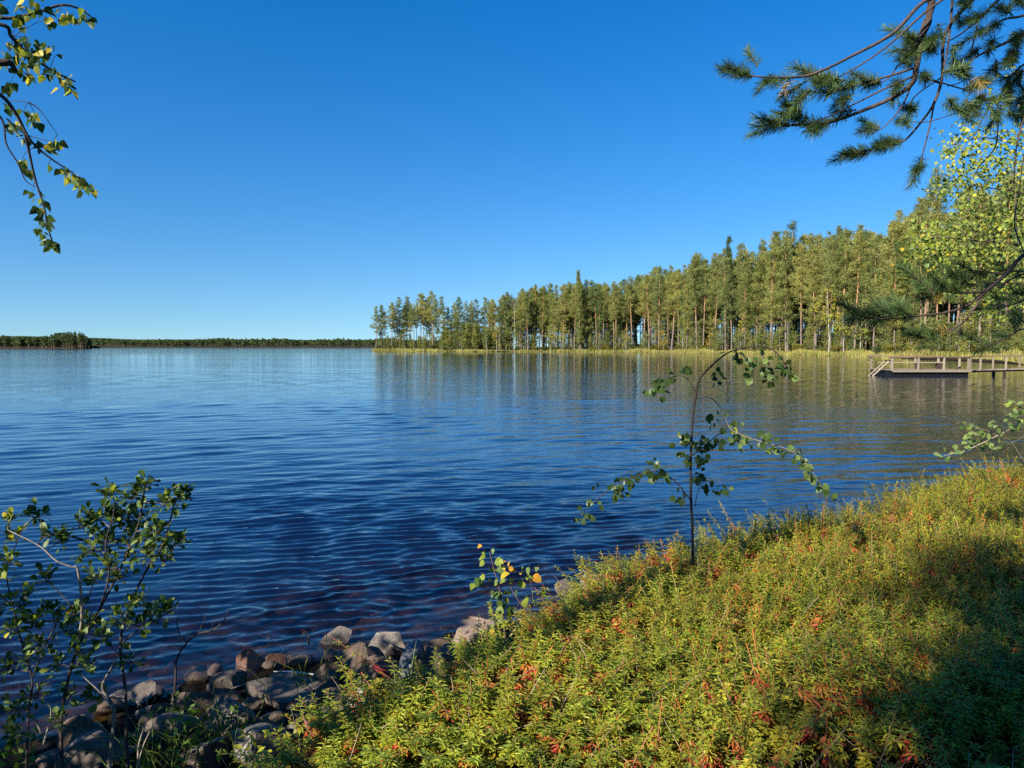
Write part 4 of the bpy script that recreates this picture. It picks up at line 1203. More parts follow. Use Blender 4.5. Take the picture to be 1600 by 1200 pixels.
def shoots(plant, wood, start, end, size, shape, cw, n, hang=0.4, r=0.004, col=(0.10, 0.07, 0.05), spread=0.9, sag=0.0):
    """a twig from start to end bearing n alternate leaves"""
    a, b = Vector(start), Vector(end)
    mid = a.lerp(b, 0.5) + Vector((0, 0, sag)) + Vector(rng.normal(size=3) * 0.06 * (b - a).length)
    c = curve([a, mid, b], 4)
    tube(wood, [p - plant.location for p in c], np.linspace(r, r * 0.4, len(c)), 4, col)
    ax = (b - a).normalized()
    for k in range(n):
        t = min(0.999, (k + 0.6) / n * 0.95 + 0.05)
        p = c[int(t * (len(c) - 1))].lerp(c[min(len(c) - 1, int(t * (len(c) - 1)) + 1)], (t * (len(c) - 1)) % 1)
        d = ax * 0.45 + Vector(unit()) * spread + Vector((0, 0, -hang))
        leaf_put(plant, p, d, size * rng.uniform(0.7, 1.2), shape, cw)
    return c

BARKD = (0.055, 0.042, 0.036)
# --- hanging birch branch at the upper left; its trunk stands outside the view
bt = thing("birch_tree", (-4.9, 2.6, gz(-4.9, 2.6)), "birch whose drooping leafy branches hang in from the upper left", "tree")
BL = bt.location
mb_ = MB()
c = curve([(-4.9, 2.6, -0.1 + BL.z), (-4.8, 2.65, 2.0), (-4.65, 2.75, 4.5), (-4.6, 2.8, 7.5), (-4.5, 2.9, 10)], 4)
tube(mb_, [p - BL for p in c], np.linspace(0.11, 0.03, len(c)), 10, (0.5, 0.48, 0.44)); mb_.obj("trunk", M_BARK, bt, True)
cwB = [("green", 3.0), ("dark", 3.5), ("lime", 1.5), ("yellow", 1.3)]
branches = [
    ([(-330, -120, 3.3), (-120, 10, 3.6), (0, 28, 3.8), (50, 22, 3.85), (95, 8, 3.9), (125, 14, 3.95), (142, 26, 4.0)], 0.012),
    ([(-330, -60, 3.3), (-120, 30, 3.5), (0, 38, 3.6), (18, 58, 3.65), (45, 85, 3.7), (78, 108, 3.8), (118, 128, 3.9)], 0.013),
    ([(-330, -20, 3.2), (-120, 70, 3.3), (-5, 96, 3.4), (15, 98, 3.42), (26, 112, 3.45)], 0.028),
    ([(-200, 60, 3.3), (-60, 118, 3.4), (0, 148, 3.5), (25, 178, 3.55), (38, 205, 3.6), (45, 235, 3.65), (55, 280, 3.7), (68, 320, 3.72), (75, 355, 3.74), (82, 378, 3.76)], 0.011),
    ([(25, 178, 3.55), (50, 222, 3.6), (80, 248, 3.65), (110, 268, 3.7), (142, 294, 3.75)], 0.007),
    ([(-40, 150, 3.4), (2, 185, 3.5), (10, 225, 3.52), (28, 255, 3.55), (40, 282, 3.58), (56, 292, 3.6)], 0.006),
    ([(45, 160, 3.6), (62, 172, 3.62), (90, 210, 3.65)], 0.004),
    ([(10, 185, 3.55), (30, 205, 3.58), (55, 215, 3.6), (85, 222, 3.62)], 0.004),
]
for pts_, r_ in branches:
    c = curve(to_pts(pts_), 6)
    mb_ = MB(); tube(mb_, [p - BL for p in c], np.linspace(r_, r_ * 0.3, len(c)), 6, BARKD); mb_.obj("branch", M_TWIG, bt, True)
twig = MB()
spots = [(20, 10, 24, 10), (60, 12, 20, 8), (92, 22, 14, 5), (108, 24, 14, 5), (124, 22, 14, 6), (138, 22, 5, 2), (78, 28, 8, 3), (30, 30, 10, 3),
         (20, 75, 22, 14), (45, 60, 14, 7), (55, 85, 20, 12), (75, 70, 10, 5), (35, 100, 14, 6), (88, 85, 5, 1), (78, 112, 12, 7), (100, 122, 12, 6), (112, 132, 5, 3), (42, 115, 8, 3), (15, 130, 8, 4), (8, 100, 8, 3),
         (38, 172, 6, 3), (55, 182, 7, 4), (20, 195, 10, 6), (68, 225, 10, 5), (85, 222, 10, 6), (45, 213, 4, 2), (35, 248, 5, 3), (42, 262, 6, 3), (76, 258, 4, 1), (98, 262, 6, 4), (115, 272, 10, 6), (130, 288, 8, 4), (142, 292, 4, 2), (136, 298, 3, 1),
         (52, 298, 4, 2), (65, 310, 6, 3), (62, 322, 5, 3), (70, 338, 7, 4), (66, 352, 5, 3), (76, 368, 8, 5), (82, 382, 6, 4), (8, 160, 8, 3)]
allb = [at(x, y, d) for pts_, r_ in branches for x, y, d in pts_]
for x, y, s, n_ in spots:
    for _ in range(int(n_ * 1.9)):
        p = at(x + rng.normal() * s * 0.5, y + rng.normal() * s * 0.45, 3.72 + rng.normal() * 0.10)
        q = min(allb, key=lambda a_: (a_ - p).length)
        leaf_put(bt, p, Vector((rng.normal() * 0.6, rng.normal() * 0.6, -0.75)), rng.uniform(0.034, 0.056), "birch", cwB, Vector((rng.normal(), rng.normal(), 0.6)))
    p = at(x, y, 3.72); q = min(allb, key=lambda a_: (a_ - p).length)
    if (q - p).length > 0.01: tube(twig, [q - BL, q.lerp(p, 0.6) - BL + Vector((0, 0, 0.01)), p - BL], [0.002, 0.0015, 0.001], 4, BARKD)
twig.obj("twig", M_TWIG, bt)["kind"] = "stuff"

# --- dark-leaved bush at the lower left
bb = on_plane(150, 1200, 0.3)
bush = thing("alder_bush", (bb.x, bb.y, gz(bb.x, bb.y)), "dark-leaved bush with thin bare lower stems at the water's edge", "bush")
BO = bush.location
Dn = 3.05
stems = [
    ([(100, 1230, 2.95), (96, 1172, 3.0), (98, 1104, 3.02), (120, 1016, 3.05), (156, 952, 3.05), (192, 880, 3.05), (216, 820, 3.05), (228, 752, 3.05)], 0.011, BARKD),
    ([(202, 1230, 3.0), (198, 1150, 3.05), (196, 1080, 3.08), (188, 1008, 3.1), (200, 956, 3.1), (224, 900, 3.1), (256, 848, 3.12), (276, 780, 3.15), (300, 782, 3.15)], 0.010, BARKD),
    ([(168, 1230, 2.9), (172, 1185, 2.95), (178, 1110, 2.97), (160, 1075, 3.0), (176, 1040, 3.0), (186, 1018, 3.05)], 0.012, (0.15, 0.13, 0.11)),
    ([(70, 1160, 3.1), (52, 1120, 3.12), (20, 1098, 3.15), (-30, 1080, 3.15)], 0.007, (0.2, 0.165, 0.13)),
    ([(120, 1016, 3.05), (128, 960, 3.0), (122, 892, 2.98), (112, 886, 2.97), (88, 876, 2.95), (60, 852, 2.95), (12, 828, 2.95)], 0.008, (0.26, 0.22, 0.18)),
    ([(40, 1230, 3.0), (45, 1110, 3.05), (50, 1060, 3.05), (30, 990, 3.05), (10, 900, 3.05), (15, 880, 3.05)], 0.007, BARKD),
    ([(50, 1060, 3.05), (75, 1000, 3.05), (100, 960, 3.05), (140, 930, 3.05)], 0.005, BARKD),
    ([(188, 1008, 3.1), (215, 985, 3.1), (250, 965, 3.12), (280, 945, 3.15)], 0.006, BARKD),
    ([(156, 952, 3.05), (170, 900, 3.0), (165, 850, 3.0), (178, 800, 3.0), (175, 765, 3.0)], 0.006, BARKD),
    ([(224, 900, 3.1), (240, 870, 3.1), (275, 850, 3.15), (292, 838, 3.15)], 0.005, BARKD),
    ([(60, 852, 2.95), (66, 830, 2.95), (62, 806, 2.95)], 0.003, BARKD),
    ([(220, 1230, 2.9), (216, 1170, 2.92), (230, 1120, 2.95), (228, 1085, 2.95)], 0.006, (0.26, 0.21, 0.165)),
    ([(212, 1210, 2.9), (226, 1160, 2.92), (248, 1120, 2.95)], 0.005, (0.26, 0.21, 0.165)),
    ([(66, 1170, 3.0), (80, 1110, 3.0), (62, 1090, 3.0)], 0.005, (0.35, 0.3, 0.24)),
    ([(178, 1110, 2.97), (160, 1085, 2.97), (128, 1055, 2.95), (120, 1045, 2.95)], 0.005, (0.36, 0.28, 0.24)),
]
STEMP = []
for pts_, r_, c_ in stems:
    c = curve(to_pts(pts_), 6); STEMP += c
    mb_ = MB(); tube(mb_, [p - BO for p in c], np.linspace(r_ * 0.75, r_ * 0.25, len(c)), 6, c_); mb_.obj("stem", M_TWIG, bush, True)
blobs = [(228, 762, 16, 12), (175, 775, 14, 12), (205, 780, 18, 10), (150, 812, 20, 16), (182, 815, 24, 18), (215, 815, 26, 20), (262, 790, 14, 9), (282, 782, 16, 12), (250, 835, 26, 18), (275, 850, 16, 11), (200, 850, 26, 18),
         (232, 868, 20, 12), (165, 850, 18, 9), (130, 825, 14, 7), (100, 848, 18, 9), (60, 806, 18, 11), (85, 835, 12, 6), (28, 845, 10, 5), (15, 818, 8, 4), (170, 890, 14, 8), (150, 905, 16, 9), (185, 905, 16, 8), (12, 880, 12, 9), (8, 905, 10, 5),
         (25, 945, 22, 15), (48, 975, 22, 15), (18, 985, 14, 8), (65, 1010, 22, 12), (40, 1035, 20, 8), (80, 955, 14, 7), (105, 985, 18, 10), (120, 960, 16, 10), (140, 975, 18, 10), (190, 965, 16, 9), (160, 1000, 18, 9), (125, 1020, 16, 7), (235, 968, 22, 12), (262, 958, 12, 8), (215, 980, 12, 6), (90, 1040, 16, 6), (135, 1045, 10, 7), (8, 1050, 10, 6), (60, 1085, 20, 7), (112, 1085, 18, 6), (205, 1035, 16, 6), (150, 1095, 16, 6), (25, 1110, 18, 8), (85, 1130, 18, 6), (20, 1150, 20, 8), (215, 940, 18, 8), (145, 860, 22, 9), (255, 880, 18, 8), (70, 905, 16, 6)]
cwS = [("dark", 4.0), ("green", 4.5), ("pale", 1.8), ("lime", 1.0), ("yellow", 0.12)]
twig = MB()
nleaf = 0
for x, y, s, n_ in blobs:
    cpt = at(x, y, 3.05 + rng.normal() * 0.06)
    q = min(STEMP, key=lambda a_: (a_ - cpt).length + 0.6 * max(0, a_.z - cpt.z))
    tube(twig, [q - BO, q.lerp(cpt, 0.55) - BO + Vector((0, 0, 0.01)), cpt - BO], [0.0032, 0.0026, 0.0018], 4, (0.12, 0.09, 0.07))
    left = int(n_ * 3.3) + 5
    while left > 0:
        k = min(left, int(rng.integers(3, 6))); left -= k
        e = cpt + Vector(unit()) * (s / FPX * 3.05) * rng.uniform(0.5, 1.25) + Vector((0, 0, 0.02))
        shoots(bush, twig, q.lerp(cpt, 0.9), e, 0.035, "oval", cwS if x > 40 or y > 1000 else cwS + [("lime", 4), ("yellow", 1.5)], k, hang=-0.25, r=0.0018, col=(0.12, 0.09, 0.07), spread=0.8)
        nleaf += k
twig.obj("twig", M_TWIG, bush)["kind"] = "stuff"

# --- bare dead twig right of the bush
dt = on_plane(272, 1100, 0.02)
mb_ = MB()
c0 = Vector((dt.x, dt.y, 0.0))
for pts_, r_ in [([(272, 1110, 4.0), (274, 1060, 4.0), (276, 1030, 4.0), (292, 1004, 4.0), (310, 990, 4.0), (330, 985, 4.0), (348, 972, 4.0), (358, 950, 4.0)], 0.008),
                 ([(292, 1004, 4.0), (280, 990, 4.0), (276, 968, 4.0), (284, 955, 4.0)], 0.004), ([(310, 990, 4.0), (318, 970, 4.0), (322, 960, 4.0)], 0.003),
                 ([(330, 985, 4.0), (334, 965, 4.0)], 0.002), ([(276, 1030, 4.0), (262, 1040, 4.0), (255, 1052, 4.0)], 0.003), ([(284, 1015, 4.0), (262, 1010, 4.0), (252, 1015, 4.0)], 0.003)]:
    c = curve(to_pts(pts_), 5); tube(mb_, [p - c0 for p in c], np.linspace(r_, r_ * 0.35, len(c)), 5, (0.045, 0.035, 0.032))
o_ = mb_.obj("dead_twig", M_TWIG, loc=c0); tag(o_, "bare dark forked twig standing over the water right of the bush", "twig")

# --- aspen sapling in the middle
D0 = 4.75
p0 = at(1081, 850, D0)
sap = thing("aspen_sapling", (p0.x, p0.y, gz(p0.x, p0.y)), "slender shaded aspen sapling with an arching leafy top rising from the heath", "sapling")
SO = sap.location
limbs = [
    ([(1083, 950, D0), (1082, 830, D0), (1080, 790, D0), (1079, 730, D0), (1082, 660, D0), (1088, 615, D0), (1092, 595, D0), (1105, 578, D0), (1125, 560, D0), (1145, 548, D0), (1180, 541, D0), (1205, 545, D0), (1222, 562, D0), (1232, 578, D0)], 0.010),
    ([(1088, 615, D0), (1080, 600, D0), (1068, 588, D0), (1045, 590, D0), (1030, 600, D0), (1018, 608, D0)], 0.004),
    ([(1090, 620, D0), (1110, 622, D0), (1128, 640, D0), (1140, 668, D0 - .05), (1160, 680, D0 - .1), (1190, 690, D0 - .15), (1225, 700, D0 - .2), (1252, 715, D0 - .2), (1270, 738, D0 - .2), (1285, 762, D0 - .2), (1300, 772, D0 - .2)], 0.004),
    ([(1080, 712, D0), (1098, 700, D0), (1118, 682, D0), (1128, 676, D0), (1140, 668, D0)], 0.005),
    ([(1080, 782, D0), (1070, 770, D0), (1055, 752, D0), (1035, 740, D0), (1015, 736, D0), (985, 748, D0 + .1), (960, 758, D0 + .1), (930, 783, D0 + .1), (905, 806, D0 + .1)], 0.006),
    ([(1086, 792, D0), (1090, 770, D0), (1100, 752, D0), (1115, 755, D0), (1130, 758, D0)], 0.003),
    ([(1145, 548, D0), (1165, 545, D0), (1190, 555, D0), (1200, 570, D0), (1210, 578, D0)], 0.003),
    ([(1100, 585, D0), (1115, 572, D0), (1120, 588, D0)], 0.002),
]
for k, (pts_, r_) in enumerate(limbs):
    c = curve(to_pts(pts_), 6)
    mb_ = MB(); tube(mb_, [p - SO for p in c], np.linspace(r_, r_ * 0.35, len(c)), 6, (0.20, 0.17, 0.14) if k == 2 else BARKD); mb_.obj("stem" if k == 0 else "branch", M_TWIG, sap, True)  # right-hand limb coloured lighter, as if sunlit; the others dark
cwShade = [("dark", 5), ("green", 1.0)]  # dark leaves: the shade on the sapling put into their colour
cwLit = [("pale", 5), ("green", 1), ("lime", 0.5)]  # pale leaves: sunlight on the right-hand branches put into their colour
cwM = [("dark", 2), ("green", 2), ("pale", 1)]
for x, y, s, n_, cw in [(1053, 582, 8, 4, cwShade), (1070, 575, 6, 4, cwShade), (1030, 598, 9, 5, cwShade), (1018, 608, 7, 4, cwShade), (1032, 612, 5, 2, cwShade), (1040, 590, 6, 3, cwShade),
                        (1118, 580, 6, 3, cwM), (1125, 590, 5, 3, cwShade), (1155, 556, 9, 5, cwShade), (1172, 570, 8, 4, cwM), (1170, 582, 5, 3, cwLit), (1195, 575, 10, 5, cwM), (1207, 585, 6, 3, cwM), (1225, 572, 8, 4, cwShade), (1228, 582, 7, 4, cwM), (1222, 555, 6, 2, cwShade), (1205, 592, 4, 1, cwShade), (1142, 552, 5, 2, cwShade), (1190, 558, 8, 3, cwM),
                        (1120, 648, 6, 3, cwLit), (1110, 660, 5, 2, cwShade), (1145, 664, 9, 6, cwLit), (1150, 680, 6, 4, cwM), (1162, 685, 8, 4, cwLit), (1158, 692, 4, 1, cwLit),
                        (1192, 688, 6, 3, cwM), (1197, 678, 4, 1, cwShade), (1213, 682, 4, 2, cwShade), (1212, 702, 5, 2, cwLit), (1222, 705, 5, 2, cwLit), (1240, 692, 3, 1, cwLit), (1248, 708, 7, 5, cwLit), (1250, 728, 6, 4, cwLit), (1262, 735, 6, 4, cwLit), (1265, 722, 4, 2, cwLit), (1282, 762, 6, 3, cwM), (1298, 772, 6, 4, cwM), (1275, 745, 5, 2, cwLit),
                        (1065, 680, 6, 2, cwM), (1070, 690, 8, 4, cwShade), (1092, 690, 9, 6, cwShade), (1105, 698, 9, 6, cwM), (1115, 690, 7, 5, cwShade), (1098, 712, 6, 4, cwM), (1060, 700, 5, 2, cwShade), (1083, 722, 6, 4, cwShade), (1095, 725, 5, 3, cwShade), (1092, 738, 5, 3, cwShade), (1082, 748, 6, 3, cwShade), (1098, 752, 9, 5, cwShade), (1110, 755, 7, 4, cwShade), (1128, 760, 6, 3, cwShade), (1135, 762, 4, 1, cwShade),
                        (1065, 768, 5, 2, cwShade), (1058, 778, 4, 2, cwShade), (1028, 732, 7, 4, cwM), (1035, 742, 7, 4, cwShade), (1010, 740, 9, 5, cwM), (990, 748, 8, 5, cwShade), (975, 752, 8, 4, cwShade), (960, 752, 6, 3, cwShade), (960, 764, 6, 3, cwShade), (975, 768, 6, 3, cwM), (965, 778, 6, 3, cwM), (940, 785, 4, 2, cwShade), (912, 782, 5, 3, cwM), (908, 805, 10, 6, cwM), (930, 755, 4, 1, cwShade), (1018, 722, 6, 2, cwM)]:
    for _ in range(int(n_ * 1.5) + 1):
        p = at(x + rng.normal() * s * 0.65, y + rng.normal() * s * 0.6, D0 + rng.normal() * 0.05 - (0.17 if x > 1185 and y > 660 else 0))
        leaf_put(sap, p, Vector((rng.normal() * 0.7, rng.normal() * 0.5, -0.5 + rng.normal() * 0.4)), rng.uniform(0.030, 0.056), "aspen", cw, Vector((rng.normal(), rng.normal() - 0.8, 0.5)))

# --- small sapling with yellow leaves by the big pink boulder
D1 = 4.35
p1 = at(800, 1010, D1)
ys = thing("birch_sapling", (p1.x, p1.y, gz(p1.x, p1.y)), "small sapling with bright green and yellow leaves beside the largest boulder", "sapling")
YO = ys.location
for pts_, r_ in [([(798, 1040, D1), (788, 985, D1), (782, 930, D1), (772, 890, D1), (765, 862, D1)], 0.006), ([(845, 1000, D1), (828, 965, D1), (808, 935, D1), (790, 905, D1), (776, 882, D1)], 0.005),
                 ([(828, 965, D1), (832, 930, D1), (828, 905, D1)], 0.003), ([(787, 980, D1), (800, 960, D1), (820, 930, D1)], 0.002), ([(790, 1000, D1), (775, 990, D1), (772, 975, D1)], 0.002)]:
    c = curve(to_pts(pts_), 5); mb_ = MB(); tube(mb_, [p - YO for p in c], np.linspace(r_, r_ * 0.4, len(c)), 6, (0.13, 0.09, 0.07)); mb_.obj("stem", M_TWIG, ys, True)
cwg = [("pale", 2), ("lime", 4), ("green", 1)]
for x, y, cw, s in [(757, 864, [("orange", 1), ("lime", 1)], .9), (760, 878, cwg, 1), (773, 874, cwg, 1.2), (775, 888, cwg, 1.1), (750, 905, cwg, 1.4), (760, 906, cwg, 1.3), (780, 905, cwg, 1.0), (800, 898, [("yellow", 1), ("lime", 1)], 1.3), (792, 890, [("orange", 1)], .8),
                    (798, 880, [("orange", 1)], .8), (828, 887, cwg, 1.1), (816, 894, [("orange", 1)], .8), (828, 902, [("orange", 1)], 1.3), (817, 908, cwg, 1.2), (845, 920, [("orange", 1), ("yellow", 1)], 1.2), (820, 935, [("yellow", 1), ("lime", 1)], 1.4), (836, 946, [("yellow", 1)], 1.0),
                    (788, 925, cwg, 1.3), (775, 925, [("green", 1)], 1.1), (796, 943, cwg, 1.3), (772, 953, cwg, 1.2), (790, 960, cwg, 1.4), (775, 972, cwg, 1.3), (776, 985, [("orange", 1), ("yellow", 1)], 1.2), (806, 982, [("orange", 1), ("yellow", 1)], 1.2), (796, 972, cwg, 1.0),
                    (778, 995, cwg, 1.2), (782, 1010, cwg, 1.3), (775, 1002, cwg, 1.1), (804, 1028, [("yellow", 1)], 1.0), (830, 995, cwg, 1.1), (820, 1000, cwg, 1.0), (785, 940, [("green", 1)], 1.1), (805, 950, [("dark", 1)], 1.0), (770, 935, [("green", 1)], 1.0), (812, 960, [("dark", 1)], 1.0),
                    (918, 940, cwg, 1.1), (922, 980, cwg, 1.0), (918, 965, cwg, 0.9), (910, 1015, cwg, 1.2), (916, 1028, cwg, 1.2), (922, 1035, cwg, 1.0), (905, 1045, cwg, 1.1), (915, 1042, cwg, 1.0)]:
    if x > 880: continue
    for q in range(3 if cw is cwg else 2):
        p = at(x + rng.normal() * 6 * (q > 0), y + rng.normal() * 7 * (q > 0), D1 + rng.normal() * 0.05)
        leaf_put(ys, p + Vector((0, 0, 0.02)), Vector((rng.normal() * 0.8, -0.3 + rng.normal() * 0.5, -0.6)), (0.048 if q == 0 else rng.uniform(0.026, 0.042)) * s, "birch" if q else "aspen", cw if q == 0 else cw + [("green", 1.5)],
                 Vector((-0.7 + rng.normal() * 0.6, -0.8 + rng.normal() * 0.4, 0.6 + rng.normal() * 0.4)))
D2 = 4.3
p2 = at(912, 1060, D2)
y2 = thing("birch_seedling", (p2.x, p2.y, gz(p2.x, p2.y)), "tiny birch seedling with a few lime leaves in the heath right of the sapling", "seedling")
c = curve(to_pts([(912, 1075, D2), (918, 1020, D2), (922, 975, D2), (918, 938, D2)]), 5); mb_ = MB(); tube(mb_, [p - y2.location for p in c], np.linspace(0.004, 0.002, len(c)), 5, (0.13, 0.09, 0.07)); mb_.obj("stem", M_TWIG, y2, True)
for x, y in [(918, 940), (922, 962), (920, 982), (908, 985), (910, 1015), (916, 1028), (924, 1036), (904, 1047), (915, 1042)]:
    leaf_put(y2, at(x, y, D2 - 0.03), Vector((rng.normal() * 0.6, -0.3, -0.4)), 0.042 * rng.uniform(0.8, 1.2), "aspen", [("lime", 1)], Vector((-0.7 + rng.normal() * 0.3, -1.0, 0.6)))

# --- birch at the right edge, sunlit
rb = thing("birch_tree", (6.9, 6.9, gz(6.9, 6.9)), "sunlit birch with yellowing leaves at the right edge above the pier", "tree")
RO = rb.location
mb_ = MB(); c = curve([RO + Vector((0, 0, -0.1)), (6.8, 6.9, 1.6), (6.6, 7.0, 3.2), (6.5, 7.1, 4.8), (6.3, 7.2, 6.5)], 5)
tube(mb_, [p - RO for p in c], np.linspace(0.07, 0.02, len(c)), 8, (0.5, 0.48, 0.44)); mb_.obj("trunk", M_BARK, rb, True)
TR = c
limbs = [([(1790, 330, 7.1), (1680, 260, 7.0), (1600, 230, 7.0), (1540, 215, 7.0), (1490, 225, 7.0)], 0.014), ([(1790, 400, 7.1), (1680, 330, 7.0), (1590, 300, 6.9), (1520, 290, 6.9), (1470, 270, 6.8)], 0.013),
         ([(1790, 470, 7.0), (1690, 410, 6.9), (1600, 385, 6.9), (1520, 375, 6.8), (1460, 372, 6.7), (1425, 385, 6.7)], 0.014), ([(1790, 520, 7.1), (1690, 470, 7.0), (1600, 445, 7.0), (1530, 440, 6.9), (1470, 440, 6.8)], 0.012),
         ([(1790, 540, 7.0), (1690, 500, 6.9), (1610, 480, 6.9), (1550, 470, 6.9)], 0.010), ([(1770, 300, 7.1), (1650, 200, 7.1), (1580, 150, 7.1)], 0.012)]
LP = []
for pts_, r_ in limbs:
    c = curve(to_pts(pts_), 5); LP += c
    mb_ = MB(); tube(mb_, [p - RO for p in c], np.linspace(r_, r_ * 0.25, len(c)), 5, (0.10, 0.075, 0.06)); mb_.obj("branch", M_TWIG, rb, True)
cwR = [("lime", 6.0), ("pale", 0.6), ("yellow", 0.9), ("green", 2.8), ("dark", 1.2)]  # green and dark leaves mixed in to paint the shade inside the crown
blobs = [(1500, 215, 25, 16), (1530, 200, 25, 12), (1560, 220, 30, 26), (1510, 240, 25, 24), (1480, 235, 14, 8), (1590, 205, 20, 14), (1545, 255, 35, 40), (1590, 255, 30, 34), (1500, 272, 30, 32), (1475, 290, 18, 16), (1540, 295, 35, 38), (1590, 300, 25, 28), (1510, 310, 25, 16),
         (1440, 352, 16, 10), (1425, 378, 20, 16), (1455, 372, 22, 24), (1490, 365, 25, 22), (1520, 350, 25, 24), (1560, 345, 25, 24), (1590, 345, 20, 20), (1440, 395, 25, 18), (1475, 395, 28, 30), (1515, 390, 28, 32), (1555, 385, 28, 30), (1590, 390, 22, 20), (1500, 420, 28, 26), (1545, 425, 28, 26), (1585, 425, 22, 20), (1455, 415, 14, 8), (1410, 388, 8, 4), (1415, 412, 9, 5),
         (1480, 448, 20, 12), (1520, 455, 25, 16), (1560, 455, 25, 20), (1590, 465, 20, 16), (1545, 480, 20, 12), (1580, 490, 20, 12), (1560, 150, 20, 10), (1590, 110, 18, 10), (1600, 160, 18, 10)]
twig = MB(); lj = MB()
LEAF_MB = {}
n_obj = 0
order = []
for x, y, s, n_ in blobs:
    cpt = at(x, y, 6.9 + rng.normal() * 0.25)
    q = min(LP, key=lambda a_: (a_ - cpt).length)
    tube(twig, [q - RO, q.lerp(cpt, 0.5) - RO + Vector((0, 0, 0.03)), cpt - RO], [0.005, 0.004, 0.002], 4, (0.10, 0.075, 0.06))
    for _ in range(int(n_ * 4.4)):
        p = at(x + rng.normal() * s * 0.66, y + rng.normal() * s * 0.5, 6.9 + rng.normal() * 0.35)
        order.append((p, rng.random()))
order.sort(key=lambda t_: (t_[0] - Vector((0, 0, CAM_H))).length)
tints = {"lime": (0.25, 0.29, 0.04), "pale": (0.16, 0.22, 0.065), "yellow": (0.55, 0.43, 0.04), "green": (0.09, 0.14, 0.03), "dark": (0.04, 0.07, 0.018)}
tpl = None
for i, (p, r_) in enumerate(order):
    d = Vector((rng.normal() * 0.7, rng.normal() * 0.6, -0.6)); nr = Vector((-0.6 + rng.normal() * 0.7, -0.7 + rng.normal() * 0.7, 0.5))
    sz = rng.uniform(0.030, 0.050)
    if i < 300: leaf_put(rb, p, d, sz, "birch", cwR, nr)
    else:
        M = np.array(frame_matrix(p - RO, d, nr, sz))
        V = np.array([(0, 0.3, 0), (-0.40, 0.62, 0.08), (-0.22, 0.95, 0.03), (0, 1.3, -0.1), (0.22, 0.95, 0.03), (0.40, 0.62, 0.08), (0, 0.8, 0)]) @ M[:3, :3].T + M[:3, 3]
        lj.add(V, [(0, 6, 2, 1), (6, 3, 2, 2), (0, 5, 4, 6), (6, 4, 3, 3)][:1] + [(0, 5, 4, 6)], np.array(tints[pick(cwR)]) * rng.uniform(0.8, 1.2))
        lj.add(V[[2, 6, 4, 3]], [(0, 1, 2, 3)], np.array(tints[pick(cwR[:2])]) * rng.uniform(0.8, 1.2))
fo = lj.obj("foliage", M_HEATH, rb); fo["kind"] = "stuff"
twig.obj("twig", M_TWIG, rb)["kind"] = "stuff"

# --- willow spray low at the right edge
wb = thing("willow_bush", (6.5, 6.5, gz(6.5, 6.5)), "willow spray with pale round leaves reaching in low at the right edge", "bush")
WO = wb.location
DW = 6.3
ws_ = [([(1880, 760, 6.6), (1800, 690, 6.5), (1700, 650, 6.4), (1620, 655, DW), (1580, 670, DW), (1540, 690, DW), (1505, 705, DW), (1475, 712, DW)], 0.009), ([(1620, 655, DW), (1600, 640, DW), (1582, 625, DW)], 0.004),
       ([(1700, 650, 6.4), (1640, 660, DW), (1585, 690, DW), (1565, 690, DW)], 0.004), ([(1560, 682, DW), (1540, 672, DW), (1518, 668, DW)], 0.003), ([(1600, 720, DW), (1580, 690, DW), (1570, 683, DW)], 0.003)]
for pts_, r_ in ws_:
    c = curve(to_pts(pts_), 5); mb_ = MB(); tube(mb_, [p - WO for p in c], np.linspace(r_, r_ * 0.35, len(c)), 5, (0.28, 0.22, 0.17)); mb_.obj("branch", M_TWIG, wb, True)
for x, y, s, n_ in [(1478, 712, 5, 4), (1490, 706, 6, 4), (1508, 668, 6, 4), (1518, 676, 7, 5), (1530, 668, 8, 7), (1540, 680, 9, 8), (1522, 692, 8, 7), (1528, 700, 6, 5), (1545, 690, 6, 5), (1555, 665, 7, 5), (1560, 682, 7, 4), (1570, 672, 6, 4), (1566, 696, 6, 5), (1580, 655, 8, 6), (1590, 665, 7, 5), (1582, 630, 7, 6), (1592, 632, 7, 6), (1595, 648, 7, 5), (1505, 705, 5, 3), (1600, 660, 8, 6)]:
    for _ in range(n_):
        p = at(x + rng.normal() * s * 0.55, y + rng.normal() * s * 0.5, DW + rng.normal() * 0.08)
        leaf_put(wb, p, Vector((-0.4 + rng.normal() * 0.7, rng.normal() * 0.5, rng.normal() * 0.6)), rng.uniform(0.040, 0.066), "oval", [("pale", 5), ("lime", 1), ("green", 0.4)], Vector((-0.6 + rng.normal() * 0.5, -0.8, 0.7)))

